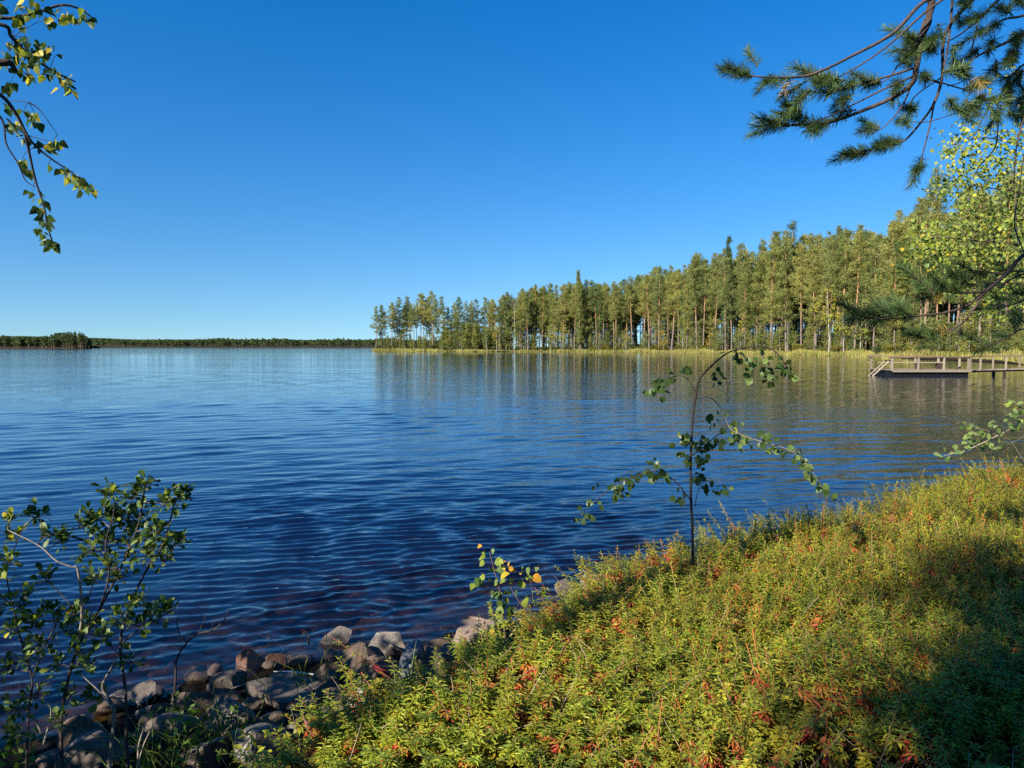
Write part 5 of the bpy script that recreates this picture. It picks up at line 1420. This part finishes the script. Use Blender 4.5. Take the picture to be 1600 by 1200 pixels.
# --- pine whose needled branches hang in at the upper right
pt = thing("pine_tree", (3.7, 2.3, gz(3.7, 2.3)), "near pine whose needled branches hang in from the upper right", "tree")
PO = pt.location
mb_ = MB(); c = curve([PO + Vector((0, 0, -0.1)), (3.7, 2.3, 2), (3.6, 2.35, 5), (3.5, 2.4, 9), (3.4, 2.5, 12)], 5)
zz = np.linspace(0, 1, len(c))[:, None]
tube(mb_, [p - PO for p in c], np.linspace(0.17, 0.06, len(c)), 12, np.array([0.17, 0.12, 0.10]) * (1 - zz) + np.array([0.38, 0.18, 0.09]) * zz); mb_.obj("trunk", M_BARK, pt, True)
def needle_tuft(seed, L=0.11, n_=150, nl=0.055, gold=0.0):
    r = np.random.default_rng(seed)
    mb2 = MB()
    tube(mb2, [(0, 0, 0), (0, L * 0.5, 0.003), (0, L, 0)], [0.0026, 0.0024, 0.0016], 5, (0.11, 0.075, 0.05))
    t = r.random(n_) ** 0.8; a = r.uniform(0, 6.283, n_)
    el = np.interp(t, [0, 0.8, 1], [1.15, 0.85, 0.3]) + r.normal(size=n_) * 0.18
    d = np.stack([np.sin(el) * np.cos(a), np.cos(el), np.sin(el) * np.sin(a)], -1)
    l = nl * r.uniform(0.75, 1.15, (n_, 1))
    base = np.stack([0 * t, t * L, 0 * t], -1)
    s = np.cross(d, r.normal(size=(n_, 3))); s /= np.linalg.norm(s, axis=1, keepdims=True)
    w2 = 0.0011
    tip = base + d * l + np.array([0, 0.15, 0]) * l
    midp = (base + tip) / 2 + d * 0.0
    V = np.stack([base - s * w2, base + s * w2, tip + s * w2 * 0.5, tip - s * w2 * 0.5], 1).reshape(-1, 3)
    c2 = np.array([0.075, 0.12, 0.034]) * (1 - gold) + np.array([0.40, 0.24, 0.04]) * gold
    mb2.add(V, np.arange(n_ * 4).reshape(-1, 4), np.repeat(c2 * r.uniform(0.7, 1.5, (n_, 1)), 4, 0))
    return mb2.mesh("needle_tuft", M_NEEDLE)
TUFT = [needle_tuft(k, L, n_, nl) for k, (L, n_, nl) in enumerate([(0.10, 150, 0.043), (0.13, 180, 0.043), (0.08, 125, 0.045), (0.14, 190, 0.040)])]
TUFTG = needle_tuft(9, 0.04, 34, 0.045, 0.8)
def pz(x, y): # crop 3.2x at (1100, 0)
    return 1100 + x / 3.2, y / 3.2
limbs = [ # points in photograph pixels with distance; radius; tufts along the end
    ([(1900, -260, 2.9), (1650, -130, 2.9), (1500, -20, 2.9), (1443, 3, 2.9), (1395, 52, 2.9), (1330, 88, 2.9), (1285, 110, 2.85), (1250, 120, 2.85), (1200, 121, 2.8), (1170, 118, 2.8)], 0.011),
    ([(1500, -20, 2.95), (1445, 20, 2.95), (1395, 65, 2.95), (1350, 98, 2.95), (1315, 118, 2.95), (1290, 130, 2.9)], 0.006),
    ([(1700, -100, 3.0), (1480, -30, 3.0), (1455, 10, 3.0), (1450, 35, 3.0), (1440, 60, 3.0), (1432, 105, 3.0), (1425, 130, 3.0), (1400, 150, 3.0), (1350, 172, 3.0), (1300, 190, 2.95), (1260, 195, 2.9), (1225, 195, 2.9)], 0.018),
    ([(1440, 60, 3.0), (1445, 30, 3.0)], 0.018),
    ([(1425, 120, 3.0), (1390, 135, 2.95), (1340, 160, 2.95), (1300, 180, 2.9), (1265, 192, 2.9)], 0.005),
    ([(1432, 105, 3.0), (1385, 120, 3.0), (1345, 130, 3.0), (1310, 135, 3.0)], 0.006),
    ([(1560, -40, 3.1), (1500, 20, 3.1), (1475, 60, 3.1), (1472, 120, 3.1), (1460, 160, 3.1), (1440, 190, 3.1), (1410, 222, 3.05), (1380, 228, 3.0), (1340, 238, 3.0)], 0.009),
    ([(1460, 160, 3.1), (1452, 200, 3.1), (1442, 240, 3.1), (1440, 255, 3.1)], 0.004),
    ([(1425, 130, 3.0), (1410, 165, 3.0), (1385, 195, 3.0), (1370, 205, 3.0)], 0.004),
    ([(1470, 130, 3.1), (1440, 120, 3.1), (1500, 138, 3.05), (1540, 150, 3.0)], 0.005),
    ([(1640, -60, 3.2), (1560, 0, 3.2), (1530, 30, 3.2), (1490, 60, 3.2), (1450, 75, 3.2)], 0.008),
    ([(1700, 20, 3.1), (1600, 55, 3.1), (1560, 72, 3.1), (1520, 92, 3.1), (1500, 110, 3.1)], 0.010),
    ([(1720, 110, 3.2), (1620, 95, 3.2), (1580, 120, 3.2), (1560, 160, 3.2), (1555, 190, 3.2)], 0.007),
    ([(1490, -30, 3.0), (1485, 40, 3.0), (1478, 90, 3.0), (1470, 130, 3.0)], 0.006),
    ([(1530, 30, 3.2), (1515, 90, 3.2), (1505, 125, 3.2), (1480, 135, 3.2)], 0.004),
    ([(1700, -30, 3.0), (1610, 20, 3.0), (1570, 30, 3.0), (1545, 45, 3.0)], 0.008),
    ([(1440, 60, 3.0), (1405, 100, 3.0), (1385, 125, 3.0), (1360, 130, 3.0)], 0.004),
    ([(1472, 120, 3.1), (1430, 150, 3.1), (1420, 170, 3.1), (1405, 172, 3.1)], 0.003),
    ([(1500, 175, 3.05), (1450, 190, 3.05), (1420, 190, 3.0)], 0.002),
    # the low branch
    ([(1900, 230, 3.0), (1720, 320, 3.0), (1620, 388, 2.95), (1595, 402, 2.9), (1570, 430, 2.9), (1540, 455, 2.85), (1515, 475, 2.85), (1480, 488, 2.8), (1440, 493, 2.75), (1395, 498, 2.7), (1350, 497, 2.7)], 0.010),
    ([(1540, 455, 2.85), (1500, 458, 2.8), (1475, 455, 2.8), (1445, 450, 2.8)], 0.006),
    ([(1540, 455, 2.85), (1520, 485, 2.85), (1500, 508, 2.8), (1480, 518, 2.8), (1465, 522, 2.8)], 0.005),
    ([(1570, 430, 2.9), (1545, 425, 2.9), (1520, 425, 2.9), (1500, 430, 2.85)], 0.005),
    ([(1700, 400, 3.0), (1600, 428, 3.0), (1560, 445, 2.95), (1530, 440, 2.95)], 0.006),
    ([(1700, 430, 3.0), (1610, 465, 3.0), (1575, 478, 2.95), (1545, 478, 2.9)], 0.005),
    ([(1720, 470, 3.0), (1610, 510, 2.95), (1585, 520, 2.9), (1560, 535, 2.9), (1540, 540, 2.9)], 0.004),
    ([(1600, 395, 2.9), (1585, 350, 2.9), (1592, 300, 2.95), (1600, 240, 3.0)], 0.0028),
    ([(1560, 190, 3.2), (1555, 230, 3.2), (1530, 260, 3.2), (1520, 280, 3.2)], 0.003),
    ([(1612, 150, 3.2), (1590, 220, 3.2), (1585, 290, 3.2), (1590, 380, 3.1)], 0.004),
]
for pts_, r_ in limbs:
    c = curve(to_pts(pts_), 6); mb_ = MB(); tube(mb_, [p - PO for p in c], np.linspace(r_, max(0.0018, r_ * 0.25), len(c)), 6, (0.085, 0.06, 0.05)); mb_.obj("branch", M_TWIG, pt, True)
# tufts: base pixel, tip pixel, distance, how many side by side
tufts = [((1172, 118), (1140, 105), 2.8, 3), ((1185, 105), (1168, 85), 2.8, 1), ((1215, 121), (1195, 132), 2.8, 1), ((1200, 122), (1190, 128), 2.8, 1), ((1182, 120), (1150, 115), 2.8, 1),
         ((1240, 122), (1205, 135), 2.85, 1), ((1262, 120), (1255, 130), 2.85, 1), ((1285, 125), (1262, 115), 2.9, 2), ((1300, 130), (1275, 125), 2.9, 2), ((1320, 128), (1295, 120), 2.95, 3), ((1335, 130), (1305, 138), 2.95, 3), ((1310, 140), (1280, 148), 2.9, 2),
         ((1265, 145), (1240, 160), 2.9, 2), ((1250, 170), (1228, 168), 2.9, 2), ((1265, 185), (1245, 180), 2.9, 2), ((1235, 195), (1178, 188), 2.9, 3), ((1225, 198), (1195, 200), 2.9, 2), ((1250, 192), (1215, 185), 2.9, 1), ((1285, 190), (1260, 195), 2.9, 2), ((1290, 195), (1275, 205), 2.9, 1),
         ((1330, 150), (1308, 165), 2.95, 2), ((1335, 170), (1310, 178), 2.95, 2), ((1362, 128), (1345, 122), 3.0, 2), ((1375, 130), (1355, 138), 3.0, 2), ((1400, 145), (1388, 150), 3.0, 2), ((1410, 128), (1395, 135), 3.0, 2),
         ((1375, 203), (1352, 195), 3.0, 2), ((1372, 206), (1355, 208), 3.0, 1), ((1415, 185), (1408, 192), 3.0, 2), ((1430, 172), (1405, 170), 3.1, 2), ((1425, 170), (1415, 178), 3.1, 1),
         ((1410, 222), (1380, 225), 3.05, 2), ((1390, 226), (1360, 232), 3.0, 2), ((1365, 233), (1325, 240), 3.0, 3), ((1350, 238), (1322, 232), 3.0, 1), ((1440, 250), (1434, 268), 3.1, 2), ((1436, 256), (1428, 262), 3.1, 1),
         ((1440, 62), (1420, 58), 3.0, 3), ((1450, 65), (1432, 70), 3.0, 3), ((1465, 55), (1450, 60), 3.0, 2), ((1435, 85), (1418, 92), 3.0, 2), ((1425, 100), (1412, 95), 3.0, 2), ((1450, 80), (1462, 70), 3.0, 2), ((1420, 75), (1408, 80), 3.0, 1),
         ((1470, 110), (1490, 105), 3.0, 2), ((1500, 100), (1510, 112), 3.0, 2), ((1450, 115), (1435, 122), 3.0, 2), ((1485, 150), (1495, 160), 3.0, 2), ((1510, 160), (1530, 165), 3.0, 2), ((1530, 150), (1545, 158), 3.0, 2), ((1475, 165), (1490, 172), 3.0, 1), ((1505, 142), (1525, 140), 3.0, 2), ((1540, 150), (1520, 175), 3.0, 2),
         ((1520, 30), (1500, 40), 3.2, 2), ((1540, 40), (1525, 50), 3.0, 2), ((1565, 35), (1550, 45), 3.0, 2), ((1555, 60), (1545, 75), 3.1, 2), ((1530, 75), (1515, 85), 3.1, 2), ((1580, 20), (1570, 8), 3.0, 2), ((1600, 50), (1590, 65), 3.1, 3), ((1585, 80), (1575, 95), 3.1, 3), ((1560, 95), (1550, 110), 3.1, 2), ((1520, 8), (1500, 2), 3.0, 2), ((1498, 20), (1490, 30), 3.0, 1), ((1548, 12), (1535, 22), 3.0, 1),
         ((1600, 110), (1585, 125), 3.2, 3), ((1580, 130), (1570, 150), 3.2, 3), ((1600, 150), (1590, 170), 3.2, 3), ((1562, 170), (1555, 188), 3.2, 2), ((1600, 10), (1585, 2), 3.0, 2), ((1590, 130), (1605, 140), 3.2, 2), ((1575, 175), (1590, 185), 3.2, 2),
         ((1470, 30), (1460, 45), 3.0, 1), ((1488, 70), (1500, 82), 3.0, 1),
         # low branch
         ((1360, 497), (1315, 480), 2.7, 3), ((1380, 497), (1335, 490), 2.7, 3), ((1400, 497), (1360, 482), 2.7, 3), ((1415, 496), (1385, 478), 2.7, 2), ((1430, 494), (1400, 478), 2.75, 3), ((1340, 496), (1320, 502), 2.7, 1), ((1395, 500), (1370, 505), 2.7, 2),
         ((1465, 455), (1430, 448), 2.8, 3), ((1480, 455), (1450, 435), 2.8, 3), ((1500, 456), (1468, 440), 2.8, 3), ((1450, 452), (1432, 440), 2.8, 2), ((1505, 440), (1480, 420), 2.8, 3), ((1515, 432), (1490, 425), 2.85, 2), ((1540, 430), (1515, 420), 2.9, 3), ((1560, 435), (1540, 450), 2.9, 2), ((1535, 450), (1505, 445), 2.9, 2), ((1470, 460), (1440, 465), 2.8, 2),
         ((1468, 522), (1440, 520), 2.8, 2), ((1478, 515), (1450, 505), 2.8, 2), ((1460, 524), (1435, 530), 2.8, 2), ((1450, 525), (1425, 522), 2.8, 1), ((1580, 470), (1560, 475), 2.9, 2), ((1565, 480), (1535, 478), 2.9, 2), ((1600, 465), (1580, 458), 2.95, 2), ((1590, 515), (1575, 505), 2.9, 2), ((1560, 535), (1540, 548), 2.9, 2), ((1575, 528), (1560, 515), 2.9, 2), ((1600, 500), (1590, 490), 2.9, 3), ((1545, 535), (1520, 532), 2.9, 2), ((1600, 425), (1580, 415), 2.95, 2)]
for (x0, y0), (x1, y1), d, k in tufts:
    for _ in range(max(1, int(k * (1.1 if y0 < 400 else 0.75) + rng.random() * 0.5))):
        a = at(x0 + rng.normal() * 3, y0 + rng.normal() * 3, d + rng.normal() * 0.03)
        b = at(x1 + rng.normal() * 5, y1 + rng.normal() * 5, d + rng.normal() * 0.07)
        put("needle_tuft", TUFT[rng.integers(4)], pt, frame_matrix(a - PO, b - a, Vector(unit()), rng.uniform(0.8, 1.1)))
for x, y, x1, y1 in [(1235, 128, 1225, 138), (1480, 515, 1465, 516), (1475, 455, 1468, 462), (1525, 120, 1532, 128)]:
    a = at(x, y, 2.82); b = at(x1, y1, 2.80)
    put("needle_tuft", TUFTG, pt, frame_matrix(a - PO, b - a, Vector(unit()), 1.0))["label"] = "golden withered needle tuft"

# ------------------------------------------------------------------ heath covering the bank
GREEN = np.array([0.105, 0.185, 0.022]); YG = np.array([0.315, 0.32, 0.028]); OR = np.array([0.46, 0.18, 0.02]); RED = np.array([0.52, 0.045, 0.045]); TAN = np.array([0.33, 0.24, 0.17]); YEL = np.array([0.46, 0.37, 0.035]); DGREEN = np.array([0.05, 0.095, 0.016])
def heath_shoot(seed, nleaf=30, style=0, stemH=0.32):
    """one upright shoot: thin stem, whorl of narrow leaves, drooping old ones below"""
    r = np.random.default_rng(seed)
    mb2 = MB()
    lean = r.normal(size=2) * 0.12
    top = np.array([lean[0] * stemH, lean[1] * stemH, stemH])
    P = [np.zeros(3) - [0, 0, 0.03], top * 0.5 + np.r_[r.normal(size=2) * 0.012, 0], top]
    stemc = {0: OR * 0.35 + TAN * 0.3, 1: OR * 0.5 + YG * 0.3, 2: TAN * 0.5 + OR * 0.2, 3: TAN * 0.6, 4: OR * 0.6 + RED * 0.3}[style]
    tube(mb2, P, [0.0024, 0.0022, 0.0016], 3, [TAN * 0.4, TAN * 0.3 + stemc * 0.3, stemc])
    n1 = nleaf
    t = np.sort(r.random(n1)) ** 0.9                     # 0 low .. 1 tip
    zone = 0.52 if style != 3 else 0.4
    z = 1 - zone * (1 - t)
    base = np.where(z[:, None] > 0.5, P[1] + (top - P[1]) * (z[:, None] - 0.5) * 2, P[1] * z[:, None] * 2)
    a = np.arange(n1) * 2.4 + r.uniform(0, 6)
    el = np.interp(t, [0, 0.2, 0.8, 0.93, 1.0], [-0.7, 0.05, 0.25, 0.7, 1.2]) + r.normal(size=n1) * 0.16
    if style == 4: el -= np.interp(t, [0, 0.5, 0.8], [0.5, 0.4, 0.0])
    d = np.stack([np.cos(a) * np.cos(el), np.sin(a) * np.cos(el), np.sin(el)], -1)
    L = np.interp(t, [0, 0.5, 1], [0.030, 0.036, 0.022])[:, None] * r.uniform(0.75, 1.2, (n1, 1))
    W = L * (0.125 if style != 3 else 0.26) * (1.35 if nleaf < 40 else 1.0)
    s = np.cross(d, [0, 0, 1.0]); s /= np.linalg.norm(s, axis=1, keepdims=True) + 1e-9
    mid = base + d * L * 0.55 + np.array([0, 0, 0.0015]); tip = base + d * L - np.array([0, 0, 0.2]) * L
    V = np.stack([base, mid - s * W, tip, mid + s * W], 1).reshape(-1, 3)
    k = r.random((n1, 1))
    young = {0: GREEN * (1 - k) + YG * k, 1: YG * (1 - k * 0.6) + GREEN * k * 0.6, 2: DGREEN * (1 - k) + GREEN * k, 3: YG * (1 - k) + YEL * k, 4: YG * (1 - k * 0.5) + GREEN * k * 0.5}[style]
    old = {0: YG * (1 - k * 0.4) + OR * k * 0.4, 1: OR * k * 0.6 + YG * (1 - k * 0.6), 2: GREEN * (1 - k) + OR * k * 0.6, 3: YG * (1 - k) + OR * k * 0.7, 4: RED * (1 - k * 0.4) + OR * k * 0.4}[style]
    f = np.clip((t[:, None] - (0.30 if style == 4 else 0.12)) / 0.25 + r.normal(size=(n1, 1)) * 0.15, 0, 1)
    c = old * (1 - f) + young * f
    mb2.add(V, np.arange(n1 * 4).reshape(-1, 4), np.repeat(c, 4, 0))
    return mb2

SH_NEAR = [heath_shoot(900 + k, 42, st, h) for k, (st, h) in enumerate([(0, .30), (0, .36), (1, .30), (1, .36), (2, .26), (2, .32), (4, .30), (4, .36), (0, .26), (3, .24), (0, .33), (1, .26)])]
SH_FAR = [heath_shoot(930 + k, 34, st, h) for k, (st, h) in enumerate([(0, .30), (0, .36), (1, .30), (1, .36), (2, .26), (2, .32), (4, .30), (4, .36), (0, .26), (3, .24), (0, .33), (1, .26)])]
def xform(x, y, z, s, a, tx, ty, sz=1.0):
    c, sn = math.cos(a), math.sin(a)
    Mx = np.array([[s * c, -s * sn, tx * s, x], [s * sn, s * c, ty * s, y], [0, 0, s * sz, z], [0, 0, 0, 1.0]])
    return Mx

n_try = 165000
X = rng.uniform(-2.0, 12.5, n_try); Y = rng.uniform(1.2, 13.5, n_try)
inn = heath_in(X, Y)
pxs = 800 + FPX * X / Y
ok = (inn > 0.0) & (pxs < 1720) & (pxs > 250)
X, Y, inn, pxs = X[ok], Y[ok], inn[ok], pxs[ok]
Zg = ground_h(X, Y)
patch = fbm(np.stack([X * 1.1, Y * 1.1, 0 * X], -1), 77, 3)
patch2 = fbm(np.stack([X * 1.6, Y * 1.6, 0 * X + 5], -1), 87, 3)
dens = np.clip(0.36 + 0.80 * patch2, 0.06, 1.0) * np.where(Y > 6.5, 0.6, 0.8)
keep = rng.random(len(X)) < dens
heath = MB()
cnt = 0
for x, y, z, i_, p_, q_ in zip(X[keep], Y[keep], Zg[keep], inn[keep], patch[keep], pxs[keep]):
    if cnt >= 19000: break
    protos = SH_NEAR if y < 4.6 else SH_FAR
    v = p_ + rng.normal() * 0.35; q3 = float(vnoise(np.array([[x * 1.3, y * 1.3, 9.0]]), 55)[0])
    u = rng.random()
    if u < 0.14: k = int(rng.choice([6, 7]))
    elif u < (0.42 if q3 > 0.45 else 0.22): k = 9
    elif v < -0.1: k = int(rng.choice([4, 5, 0, 8]))
    elif v < 0.35: k = int(rng.choice([0, 1, 8, 10, 2]))
    else: k = int(rng.choice([2, 3, 11, 0, 6]))
    hs = rng.uniform(0.45, 0.98) * (1 + 0.45 * p_) * np.interp(x, [-1.2, -0.3, 0.8, 3, 7], [0.60, 0.70, 0.90, 1.05, 1.25]) * np.interp(i_, [0, 0.25, 0.6], [0.65, 0.9, 1.0])
    heath.merge(protos[k], xform(x, y, z, 1.05, rng.uniform(0, 6.28), rng.normal() * 0.42, rng.normal() * 0.42, hs), rng.uniform(0.75, 1.2))
    cnt += 1
n = 0
while n < 720:
    px = rng.uniform(430, 1680); y = rng.uniform(720, 1230)
    p = on_plane(px, y, 0.45)
    if p.y > 10 or p.y < 1.5: continue
    i_ = float(heath_in(np.array([p.x]), np.array([p.y]))[0])
    if i_ < (0.35 if p.x < 0.6 else 0.10) or rng.random() > 0.35 + p.y / 9: continue
    z = gz(p.x, p.y); n += 1
    st = int(rng.choice([0, 1, 2, 3, 6, 7, 7, 9, 10], p=[.12, .14, .16, .14, .10, .09, .07, .08, .10]))
    big = rng.uniform(1.0, 1.4); low_ = float(np.interp(p.x, [-1.0, 0.0, 1.0, 3.0], [0.50, 0.58, 0.74, 0.95]))
    for q in range(int(rng.integers(3, 7))):
        heath.merge(SH_NEAR[st], xform(p.x + rng.normal() * 0.035, p.y + rng.normal() * 0.035, z, big, rng.uniform(0, 6.28), rng.normal() * 0.36, rng.normal() * 0.36, low_ * rng.uniform(0.75, 1.1)), rng.uniform(0.8, 1.25))
o_ = heath.obj("heath", M_HEATH); tag(o_, "dense autumn heath of narrow-leaved shrubs, green to orange and red, covering the bank", kind="stuff")

# low berry plants and moss under the heath, dry stems
low = MB()
n_try = 15000
X = rng.uniform(-2.2, 9, n_try); Y = rng.uniform(1.2, 10, n_try)
inn = heath_in(X, Y); pxs = 800 + FPX * X / Y
ok = (inn > -0.12) & (pxs < 1700) & (pxs > 150); X, Y = X[ok], Y[ok]
Zg = ground_h(X, Y)
m = len(X); K = 9
C = np.repeat(np.stack([X, Y, Zg], -1), K, 0) + np.concatenate([rng.normal(size=(m * K, 2)) * 0.05, rng.uniform(0.02, 0.14, (m * K, 1))], 1)
d = unit(m * K); d[:, 2] = np.abs(d[:, 2]) * 0.6
s = np.cross(d, unit(m * K)); s /= np.linalg.norm(s, axis=1, keepdims=True)
L = rng.uniform(0.010, 0.020, (m * K, 1))
V = np.stack([C, C + d * L * 0.5 - s * L * 0.36, C + d * L, C + d * L * 0.5 + s * L * 0.36], 1).reshape(-1, 3)
pal = np.array([DGREEN * 0.7, DGREEN, GREEN, YG, YG, np.array([0.30, 0.05, 0.03])])
cc = pal[rng.choice(6, m * K, p=[0.34, 0.30, 0.2, 0.05, 0.05, 0.06])] * rng.uniform(0.7, 1.3, (m * K, 1))  # mostly dark greens, painting deeper shade into the gaps under the heath
low.add(V, np.arange(m * K * 4).reshape(-1, 4), np.repeat(cc, 4, 0))
o_ = low.obj("berry_plants", M_HEATH); tag(o_, "low small-leaved berry plants between the heath stems", kind="stuff")

dry = MB()
for k in range(2600):
    x, y = rng.uniform(-1.2, 8), rng.uniform(1.8, 9.5)
    if heath_in(np.array([x]), np.array([y]))[0] < 0.05 or px_of(x, y) > 1680: continue
    z = gz(x, y); l = rng.uniform(0.12, 0.30); d = np.array([rng.normal() * 0.6, rng.normal() * 0.6, rng.uniform(0.4, 1)]); d /= np.linalg.norm(d)
    b = np.array([x, y, z + rng.uniform(0, 0.1)])
    col = (TAN * rng.uniform(0.5, 1.5)) if rng.random() < 0.8 else np.array([0.38, 0.32, 0.25])
    tube(dry, [b, b + d * l * 0.5 + rng.normal(size=3) * 0.02, b + d * l], [0.0019, 0.0015, 0.0008], 3, col)
o_ = dry.obj("dry_stems", M_TWIG); tag(o_, "thin dry stems scattered through the heath", kind="stuff")

# taller shoots that stand clear against the water
SHROWS = []
def tall_shoot(px, y, ybase, d, style, lab, grp, seed):
    a = at(px, y, d); b = at(px + rng.normal() * 8, ybase, d)
    t = thing("heath_shoot", (b.x, b.y, gz(b.x, b.y)), lab, "shrub shoot", grp)
    H_ = a.z - t.location.z
    s = heath_shoot(seed, 46, style, H_ if H_ > 0.1 else 0.3)
    st, lv = MB(), MB()
    st.V, st.Q, st.C, st.n = [s.V[0]], [s.Q[0]], [s.C[0]], len(s.V[0])
    # keep the leaves in the top of the stem only
    r = np.random.default_rng(seed + 1)
    n0 = len(s.V[0]); top = (s.V[0][-1] + s.V[0][-2] + s.V[0][-3]) / 3
    V = s.V[1].reshape(-1, 4, 3)
    ax = top / np.linalg.norm(top)
    hgt_ = V[:, 0] @ ax; full = np.linalg.norm(top)
    V = V + (((full - (full - hgt_) * min(1.0, 0.13 / (0.2 * full))) - hgt_)[:, None] * ax)[:, None]
    lv.add(V.reshape(-1, 3), s.Q[1] - n0, s.C[1])
    st.obj("stem", M_TWIG, t); lv.obj("foliage", M_HEATH, t)
    SHROWS.append((t, px, (lab, 'the ' + lab)))
TL = [(1215, 802, 1.0), (1196, 826, 1), (1172, 826, 1), (1146, 828, 1), (1112, 832, 1), (1060, 852, 1)]
for k, (px, y) in enumerate([(1000, 872), (975, 852), (962, 846), (945, 868), (908, 872), (930, 885), (1015, 876), (1040, 862)]):
    tall_shoot(px, y, y + 90, 5.1, [3, 3, 4, 0, 3, 0, 4, 0][k], "leafy heath shoots against the water left of the sapling", "tall shoots left of the aspen", 1200 + k)
for k, (px, y) in enumerate([(1100, 838), (1085, 826), (1112, 828), (1147, 820), (1175, 825), (1218, 800), (1250, 805), (1262, 812), (1300, 800), (1315, 785), (1328, 790)]):
    tall_shoot(px, y, y + 80, 5.4, [0, 1, 2, 4, 4, 4, 1, 4, 1, 4, 4][k], "thin heath shoots against the water right of the sapling", "tall shoots right of the aspen", 1300 + k)
for k, (px, y) in enumerate([(1350, 782), (1362, 776), (1378, 768), (1398, 764), (1410, 775), (1425, 752), (1470, 728), (1500, 735), (1535, 722), (1590, 700), (1340, 800), (1385, 790)]):
    tall_shoot(px, y, y + 75, 6.4, [0, 1, 4, 4, 1, 0, 1, 4, 0, 1, 4, 1][k], "heath shoots on the bank crest below the willow spray", "tall shoots on the bank crest", 1400 + k)
for k, (px, y) in enumerate([(735, 980), (752, 966), (760, 980), (742, 972), (850, 1000)]):
    tall_shoot(px, y, y + 60, 4.5, [4, 2, 4, 2, 0][k], "dark red-leaved heath shoots beside the largest boulder", "shoots beside the largest boulder", 1500 + k)

number_from_left(SHROWS)
# grass tuft and leafy stems at the foot of the rocks
gr = MB()
for cx, cy, n_ in [(300, 1195, 50), (370, 1165, 22), (250, 1205, 40), (620, 1060, 14), (500, 1070, 40), (1330, 745, 10), (1420, 740, 10), (640, 1090, 14)]:
    for k in range(n_):
        b = on_plane(cx + rng.normal() * 45, cy + rng.normal() * 12, 0.12) if n_ > 20 else on_plane(cx + rng.normal() * 6, cy + 40, 0.3)
        l = rng.uniform(0.15, 0.4); d = np.array([rng.normal() * 0.5, rng.normal() * 0.4 - 0.1, 1.0]); d /= np.linalg.norm(d)
        b = np.array(b); s = np.cross(d, [rng.normal(), 1, 0]); s /= np.linalg.norm(s); w2 = 0.0028
        b[2] = max(gz(b[0], b[1]), 0)
        p1_ = b + d * l * 0.55; p2_ = b + d * l + np.array([d[0], d[1], -0.35]) * l * 0.35
        gr.add([b - s * w2, b + s * w2, p1_ + s * w2, p1_ - s * w2, p2_ + s * 0.0005, p2_ - s * 0.0005], [(0, 1, 2, 3), (3, 2, 4, 5)], np.array([0.10, 0.13, 0.03]) * rng.uniform(0.6, 1.8))
o_ = gr.obj("grass", M_HEATH); tag(o_, "thin grass blades among the shore stones", kind="stuff")
lowl = MB()
for k in range(420):
    if k < 240 and k % 2: continue
    px, y = rng.normal(300, 45), rng.normal(1135, 28)
    if k > 240: px, y = rng.uniform(0, 60), rng.uniform(1140, 1200)
    if k > 300: px, y = rng.uniform(380, 620), rng.uniform(1140, 1200)
    p = np.array(on_plane(px, y, 0.28 if k <= 300 else 0.35))
    d = unit(); d[2] = abs(d[2]); L = rng.uniform(0.03, 0.055); s = np.cross(d, unit()); s /= np.linalg.norm(s)
    lowl.add([p, p + d * L * 0.5 - s * L * 0.25, p + d * L, p + d * L * 0.5 + s * L * 0.25], [(0, 1, 2, 3)], (GREEN if k < 300 else YG) * rng.uniform(0.5, 1.3))
    if k % 5 == 0: tube(lowl, [p, p * [1, 1, 0] + [0.02, 0.0, 0.05]], [0.002, 0.003], 3, TAN * 0.5)
o_ = lowl.obj("undergrowth", M_HEATH); tag(o_, "shaded leafy undergrowth among the shore stones", kind="stuff")

# ------------------------------------------------------------------ the wood behind the viewer, which shades the foreground
bw_ = Scatter()
bwp = [bw_.proto(p_) for p_ in PINE_MB]
bwb = [bw_.proto(birch_proto(440 + k, 8.0, 2.0, (0.2, 0.22, 0.05), 0.1, 700, 0.28)) for k in range(2)]
for x, y, h, k in [(-1.5, -1.2, 4.5, 6), (-2.9, -2.8, 9.0, 4), (-1.9, -1.95, 7.5, 7), (-4.4, -4.45, 11, 7), (-1.2, -1.5, 6.5, 4), (-1.65, -2.1, 7.5, 7), (-3.2, -3.75, 10, 7), (-2.2, -3.1, 9, 4), (-4.6, -5.25, 12, 4), (-0.9, -1.9, 7.5, 7), (-0.2, -2.6, 9, 4), (-3.3, -5.0, 12, 7), (-8.4, -4.85, 27, 6), (-9, -12, 21, 0), (-1, -5.6, 13, 1), (-3, -10, 17, 6), (1.5, -6, 18, 0),
                   (-13, -16, 22, 3), (4, -5, 18, 5), (7, -2, 19, 1), (-6, -13, 20, 7)]:
    s = h / PH; a = (x * 12.9 + y * 7.3) % 6.28; z = gz(x, y)
    wd = s * (0.5 if h > 26 else 1.5 if h < 6 else 1.05 if h < 14 else 1.0)  # tallest slimmed and shortest widened to shape the shade they cast
    bw_.add(bwp[k], x, y, z, s, wd, a)
for x, y, h, k in [(-3.3, 2.0, 2.3, 0), (-2.8, 1.8, 2.1, 1), (-4.4, 1.6, 2.8, 0)]:  # low unseen birches added to shade the left bush and stones
    s = h / 8.0; z = gz(x, y)
    bw_.add(bwb[k], x, y, z, s, s * 1.6, 0.0)
bw_.obj("forest", M_CROWN, "unseen pines and low birches behind the viewpoint, placed to shade the foreground")
